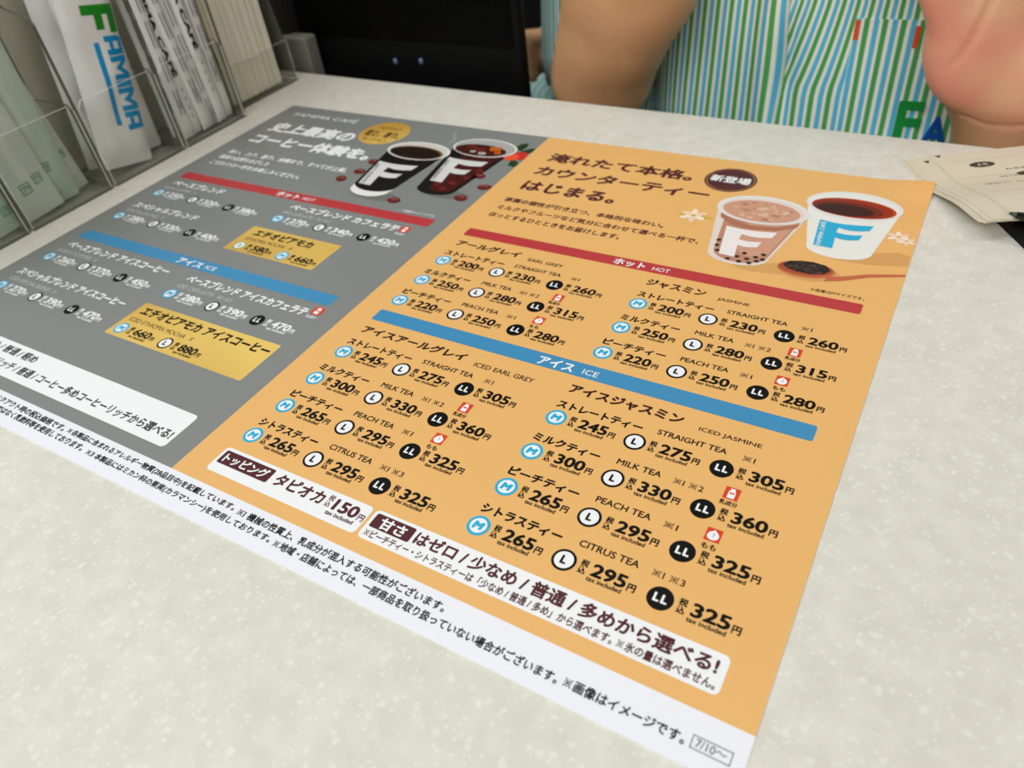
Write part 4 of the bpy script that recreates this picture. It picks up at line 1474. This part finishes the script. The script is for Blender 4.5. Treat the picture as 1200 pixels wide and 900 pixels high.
def palm_post(p):
    inpalm = sstep(-6, 22, p.z) * sstep(150, 110, p.y) * sstep(370, 385, p.x)
    d = 0
    if p.x > 380 and p.y < 100:
        fp = Vector((p.x, 0, p.z))
        l_ = seg_dist(fp, [(a, 0, c) for a, _, c in LIFE]); c_ = seg_dist(fp, [(a, 0, c) for a, _, c in CREASE])
        d -= 2.2 * math.exp(-(l_ / 1.5) ** 2) * sstep(30, 44, p.z) + .8 * math.exp(-(c_ / 1.2) ** 2)
    return d, inpalm


fuse('body', bm, 4.0, CLERK, M_SKIN, palm_post, lambda p: p.x > 385 and p.y < 95 and -20 < p.z < 95)


def front_fold(x, z):
    """gathers in the shirt front: a deep fold near x = 315 and soft ripples"""
    xf = 313
    d = 7 * math.exp(-((x - xf + 7) / 9) ** 2) - 9 * math.exp(-((x - xf - 2) / 6) ** 2) * sstep(45, 0, abs(z - 5)) + 5 * math.exp(-((x - xf - 20) / 13) ** 2)
    d += .8 * math.sin(x * .085 + z * .02 + 1.0) + 1.2 * noise.noise((x * .02, z * .02, 2.0))
    return d


def torso_shirt(g, cx, cy, zs, nseg=420):
    rings, uv = [], []
    kc = min(range(nseg // 4, nseg // 2 + nseg // 4), key=lambda k: abs(cx + 182 * math.copysign(abs(math.cos(math.pi / 2 + 2 * math.pi * k / nseg)) ** .6, math.cos(math.pi / 2 + 2 * math.pi * k / nseg)) - 315))
    for z, a, b in zs:
        ring_, row = [], []
        u, prev = 0, None
        for k in range(nseg + 1):
            t = math.pi / 2 + 2 * math.pi * k / nseg                 # seam at the back
            c, s = math.cos(t), math.sin(t)
            x = cx + a * math.copysign(abs(c) ** .6, c)
            y = cy + b * math.copysign(abs(s) ** .6, s)
            cur = Vector((x, y))
            if s < 0:
                y -= front_fold(x, z) * min(1, -s * 1.6)
            if prev is not None:
                u += (cur - prev).length
            prev = cur
            ring_.append((x, y, z)); row.append(u)
        mid = row[nseg // 2]
        pts = []
        for k in range(nseg + 1):
            x, y, _ = ring_[k]
            for side in ((0, 1) if k == kc else ((0,) if k < kc else (1,))):     # the cloth is tucked along one column
                sh = 0
                if y < cy:
                    if side:
                        sh = min(1.3, max(0, (z + 6) / 42)) * 15 * min(1, max(0, (382 - x) / 67))
                    else:
                        sh = .06 * z * sstep(330, 250, x)
                pts.append((x, y, z))
                uv.append(((row[k] - mid - sh) / 10.0, z / 10))
        rings.append(pts)
    n = nseg + 2
    g.add([p for r in rings for p in r], [(i * n + k, i * n + k + 1, (i + 1) * n + k + 1, (i + 1) * n + k) for i in range(len(rings) - 1) for k in range(n - 1) if k != kc], M_CLOTH)
    g.uv = (g.uv or []) + uv


def sleeve(g, path, nseg=48, ph=0.0):
    rings = []
    for i, (c, r, ax) in enumerate(path):
        c = Vector(c); z = Vector(ax).normalized()
        x = z.cross(Vector((0, 1, 0))).normalized(); y = z.cross(x)
        ring_ = []
        for k in range(nseg + 1):
            t = 2 * math.pi * k / nseg
            rr = r * (1 + .03 * math.sin(3 * t + i * .7))
            ring_.append(tuple(c + x * (rr * math.cos(t)) + y * (rr * math.sin(t))))
            g.uv = g.uv or []
            g.uv.append((t * 62 / 10.0 + ph, i))
        rings.append(ring_)
    n = nseg + 1
    g.add([p for r in rings for p in r], [(i * n + k, i * n + k + 1, (i + 1) * n + k + 1, (i + 1) * n + k) for i in range(len(rings) - 1) for k in range(nseg)], M_CLOTH)


g = G()
zs = [(z, 182 + 8 * sstep(-40, -260, z), 98 + 6 * sstep(-40, -260, z)) for z in range(-280, 300, 6)] + [(310, 150, 94), (340, 158, 84), (372, 150, 74), (398, 110, 66), (412, 78, 62)]
torso_shirt(g, 385, 225, zs)
sh = [((226, 245, 352), 74), ((206, 240, 290), 74), ((190, 232, 220), 72), ((178, 222, 150), 69), ((172, 208, 90), 64), ((168, 194, 40), 57), ((166, 180, 5), 50), ((166, 168, -18), 45), ((168, 160, -36), 40)]
sleeve(g, [(c, r, (-.1, -.25 - .02 * i, -1)) for i, (c, r) in enumerate(sh)])
sh = [((544, 245, 352), 74), ((556, 240, 290), 74), ((564, 234, 220), 72), ((570, 230, 150), 70), ((574, 226, 100), 68)]
sleeve(g, [(c, r, (.1, -.1, -1)) for c, r in sh])
SHIRT = g.obj('uniform_shirt', CLERK, smooth=True)
sol = SHIRT.modifiers.new('cloth thickness', 'SOLIDIFY'); sol.thickness = .0012; sol.offset = 1


def front_y(x, z):
    c = (x - 385) / 182
    c = math.copysign(abs(c) ** (1 / .6), c)
    s = math.sqrt(max(0, 1 - c * c))
    return 225 - 98 * s ** .6 - front_fold(x, z) * min(1, s * 1.6)


def patch(name, x0, z0, x1, z1, m, off, uvs=None, nu=12, nv=10, label=None):
    g = G()
    vs = [(x0 + (x1 - x0) * i / nu, 0, z0 + (z1 - z0) * j / nv) for j in range(nv + 1) for i in range(nu + 1)]
    top_ = [(x, front_y(x, z) - off, z) for x, _, z in vs]
    n = len(vs)
    g.add(top_ + [(x, front_y(x, z) - .3, z) for x, _, z in vs],
          [(j * (nu + 1) + i, j * (nu + 1) + i + 1, (j + 1) * (nu + 1) + i + 1, (j + 1) * (nu + 1) + i) for j in range(nv) for i in range(nu)]
          + [(i, n + i, n + i + 1, i + 1) for i in range(nu)] + [(nv * (nu + 1) + i + 1, n + nv * (nu + 1) + i + 1, n + nv * (nu + 1) + i, nv * (nu + 1) + i) for i in range(nu)]
          + [((j + 1) * (nu + 1), n + (j + 1) * (nu + 1), n + j * (nu + 1), j * (nu + 1)) for j in range(nv)] + [(j * (nu + 1) + nu, n + j * (nu + 1) + nu, n + (j + 1) * (nu + 1) + nu, (j + 1) * (nu + 1) + nu) for j in range(nv)], m)
    if uvs:
        g.uv = [((x - 385 + uvs) / 10.0, z / 10) for x, _, z in vs] * 2
    o = g.obj(name, CLERK, smooth=False)
    if label: o['label'] = label
    return o


patch('pocket', 353, -60, 412, 37, M_CLOTH, 1.6, 5.5)
M_TAB = mat('orange_tab', (236, 92, 44), .7, .1)
patch('pocket_tab', 353.2, 25, 356.0, 36, M_TAB, 2.2, None, 3, 4, 'small orange bar on the pocket')
patch('pocket_tab', 386.2, 22, 389.0, 34.0, M_TAB, 2.2, None, 3, 4, 'small orange bar on the pocket')
M_EMB = mat('green_embroidery', (26, 150, 66), .7, .2)
M_EMB2 = mat('blue_embroidery', (18, 84, 170), .7, .2)
for s_, x0, x1, z0, z1, m_ in (('F', 386.5, 401, -36, -8.5, M_EMB), ('A', 402.5, 417, -36, -17, M_EMB2)):
    g = G()
    vs, fs, ax, bx, ay, by = glyphs(s_, .03)
    q = [(x0 + (x - ax) / (bx - ax) * (x1 - x0), z0 + (y - ay) / (by - ay) * (z1 - z0), e) for x, y, e in vs]
    g.add([(x, front_y(x, z) - 2.6 - 2 * e, z) for x, z, e in q], fs, m_)
    o = g.obj('embroidered_letter', CLERK)
    so = o.modifiers.new('thread', 'SOLIDIFY'); so.thickness = .0010
    o['label'] = 'raised green letter' if s_ == 'F' else 'raised blue letter'
# trousers and hair
g = G()
M_TR = mat('dark_trousers', (30, 30, 36), .8, .1)
for s in (-1, 1):
    g.loft([[(385 + (74 + dx) * s + r * math.cos(t), 231 + r * 1.05 * math.sin(t), z) for t in (2 * math.pi * k / 28 for k in range(28))] for z, r, dx in ((-150, 86, -6), (-300, 84, 2), (-520, 66, 8), (-700, 58, 11), (-868, 54, 12))], M_TR)
g.obj('trousers', CLERK, smooth=True)
g = G()
rings = []
for k in range(9):
    e = k / 8 * math.pi / 2 * .98
    rings.append([(385 + 78 * math.cos(e) * math.cos(t), 228 + 92 * math.cos(e) * math.sin(t) * (.62 if math.sin(t) < 0 and k < 5 else 1), 586 + 98 * math.sin(e)) for t in (2 * math.pi * q / 32 for q in range(32))])
g.loft(rings, mat('black_hair', (20, 16, 14), .5, .3))
g.obj('hair', CLERK, smooth=True)

# colleague further back, mostly hidden
MATE = empty('person', (100, 490, -900))
def away(p):
    z = p[2] - 40 if p[2] > -500 else p[2]
    return (p[0] - 155 + 1.0 * max(0, z + 150), p[1] + 110, z)
tag(MATE, 'person further back in striped shirt, only an elbow showing beside the black monitor', 'person')
bm = Flesh()
for z, a, b in ((-200, 120, 80), (-60, 124, 80), (100, 128, 80), (260, 130, 78)):
    bm.blob(away((170, 400, z)), (a, b, 110))
bm.capsule(away((50, 400, 330)), away((290, 400, 330)), 50, 50)
bm.capsule(away((170, 405, 350)), away((170, 400, 450)), 52, 50); bm.blob(away((170, 390, 540)), (70, 85, 105))
for s in (-1, 1):
    bm.capsule(away((170 + 68 * s, 400, -220)), away((170 + 76 * s, 402, -540)), 74, 54); bm.capsule(away((170 + 76 * s, 402, -540)), away((170 + 78 * s, 405, -872)), 52, 34)
    bm.capsule(away((170 + 78 * s, 400, -870)), away((170 + 82 * s, 300, -876)), 30, 24)
bm.capsule((330, 505, 285), (165, 440, -50), 48, 38)
bm.capsule((165, 438, -54), (40, 408, -84), 36, 25)
bm.capsule((40, 408, -84), (-4, 400, -90), 23, 24)
bm.capsule((-4, 400, -90), (-22, 398, -90), 24, 20)
for k in range(4):
    bm.capsule((-22, 392, -74 - 11 * k), (-34, 380, -76 - 11 * k), 7.5, 7, None, 3); bm.capsule((-34, 380, -76 - 11 * k), (-16, 373, -78 - 11 * k), 7, 6.5, None, 3)
bm.capsule((0, 384, -70), (-24, 374, -68), 9, 7.5, None, 3)
bm.capsule(away((302, 400, 320)), away((330, 380, 60)), 50, 42); bm.capsule(away((330, 380, 60)), away((430, 360, -60)), 42, 28); bm.capsule(away((430, 360, -60)), away((470, 350, -110)), 26, 24)
for k in range(4):
    bm.capsule(away((460 + 9 * k, 346, -120)), away((480 + 9 * k, 342, -168)), 8, 7, None, 3)
bm.capsule(away((478, 344, -110)), away((500, 336, -140)), 9.5, 8, None, 3)
fuse('body', bm, 6.0, MATE, M_SKIN, lambda p: (0, 0.0))
g = G()
n = 90
rings, uv = [], []
for z in range(-300, 361, 12):
    a, b = (140, 92) if z < 300 else (138, 80)
    rings.append([(15 + 1.0 * max(0, z + 110) + a * math.cos(t), 505 + b * math.sin(t), z - 40) for t in (2 * math.pi * k / n for k in range(n + 1))])
    uv += [(2 * math.pi * k / n * 118 / 10, z / 10) for k in range(n + 1)]
m_ = n + 1
g.add([p for r in rings for p in r], [(i * m_ + k, i * m_ + k + 1, (i + 1) * m_ + k + 1, (i + 1) * m_ + k) for i in range(len(rings) - 1) for k in range(n)], M_CLOTH)
g.uv = uv
sleeve(g, [((337, 507, 300), 64, (-.5, -.2, -1)), ((298, 492, 220), 62, (-.5, -.2, -1)), ((254, 474, 130), 60, (-.5, -.2, -1)), ((219, 460, 60), 57, (-.5, -.2, -1))])
sleeve(g, [(away(c), r, ax) for c, r, ax in [((306, 398, 330), 66, (0, -.2, -1)), ((316, 394, 250), 64, (0, -.2, -1)), ((324, 388, 150), 60, (0, -.2, -1))]])
g.obj('uniform_shirt', MATE, smooth=True)
g = G()
for s in (-1, 1):
    g.loft([[(15 + (70 + dx) * s + r * math.cos(t), 512 + r * math.sin(t), z) for t in (2 * math.pi * k / 24 for k in range(24))] for z, r, dx in ((-180, 82, -4), (-520, 64, 6), (-868, 52, 8))], M_TR)
g.obj('trousers', MATE, smooth=True)

# ------------------------------------------------------------------ tidy
bpy.data.objects.remove(_to)
for o in bpy.data.objects:
    if '_o' in o:
        del o['_o']
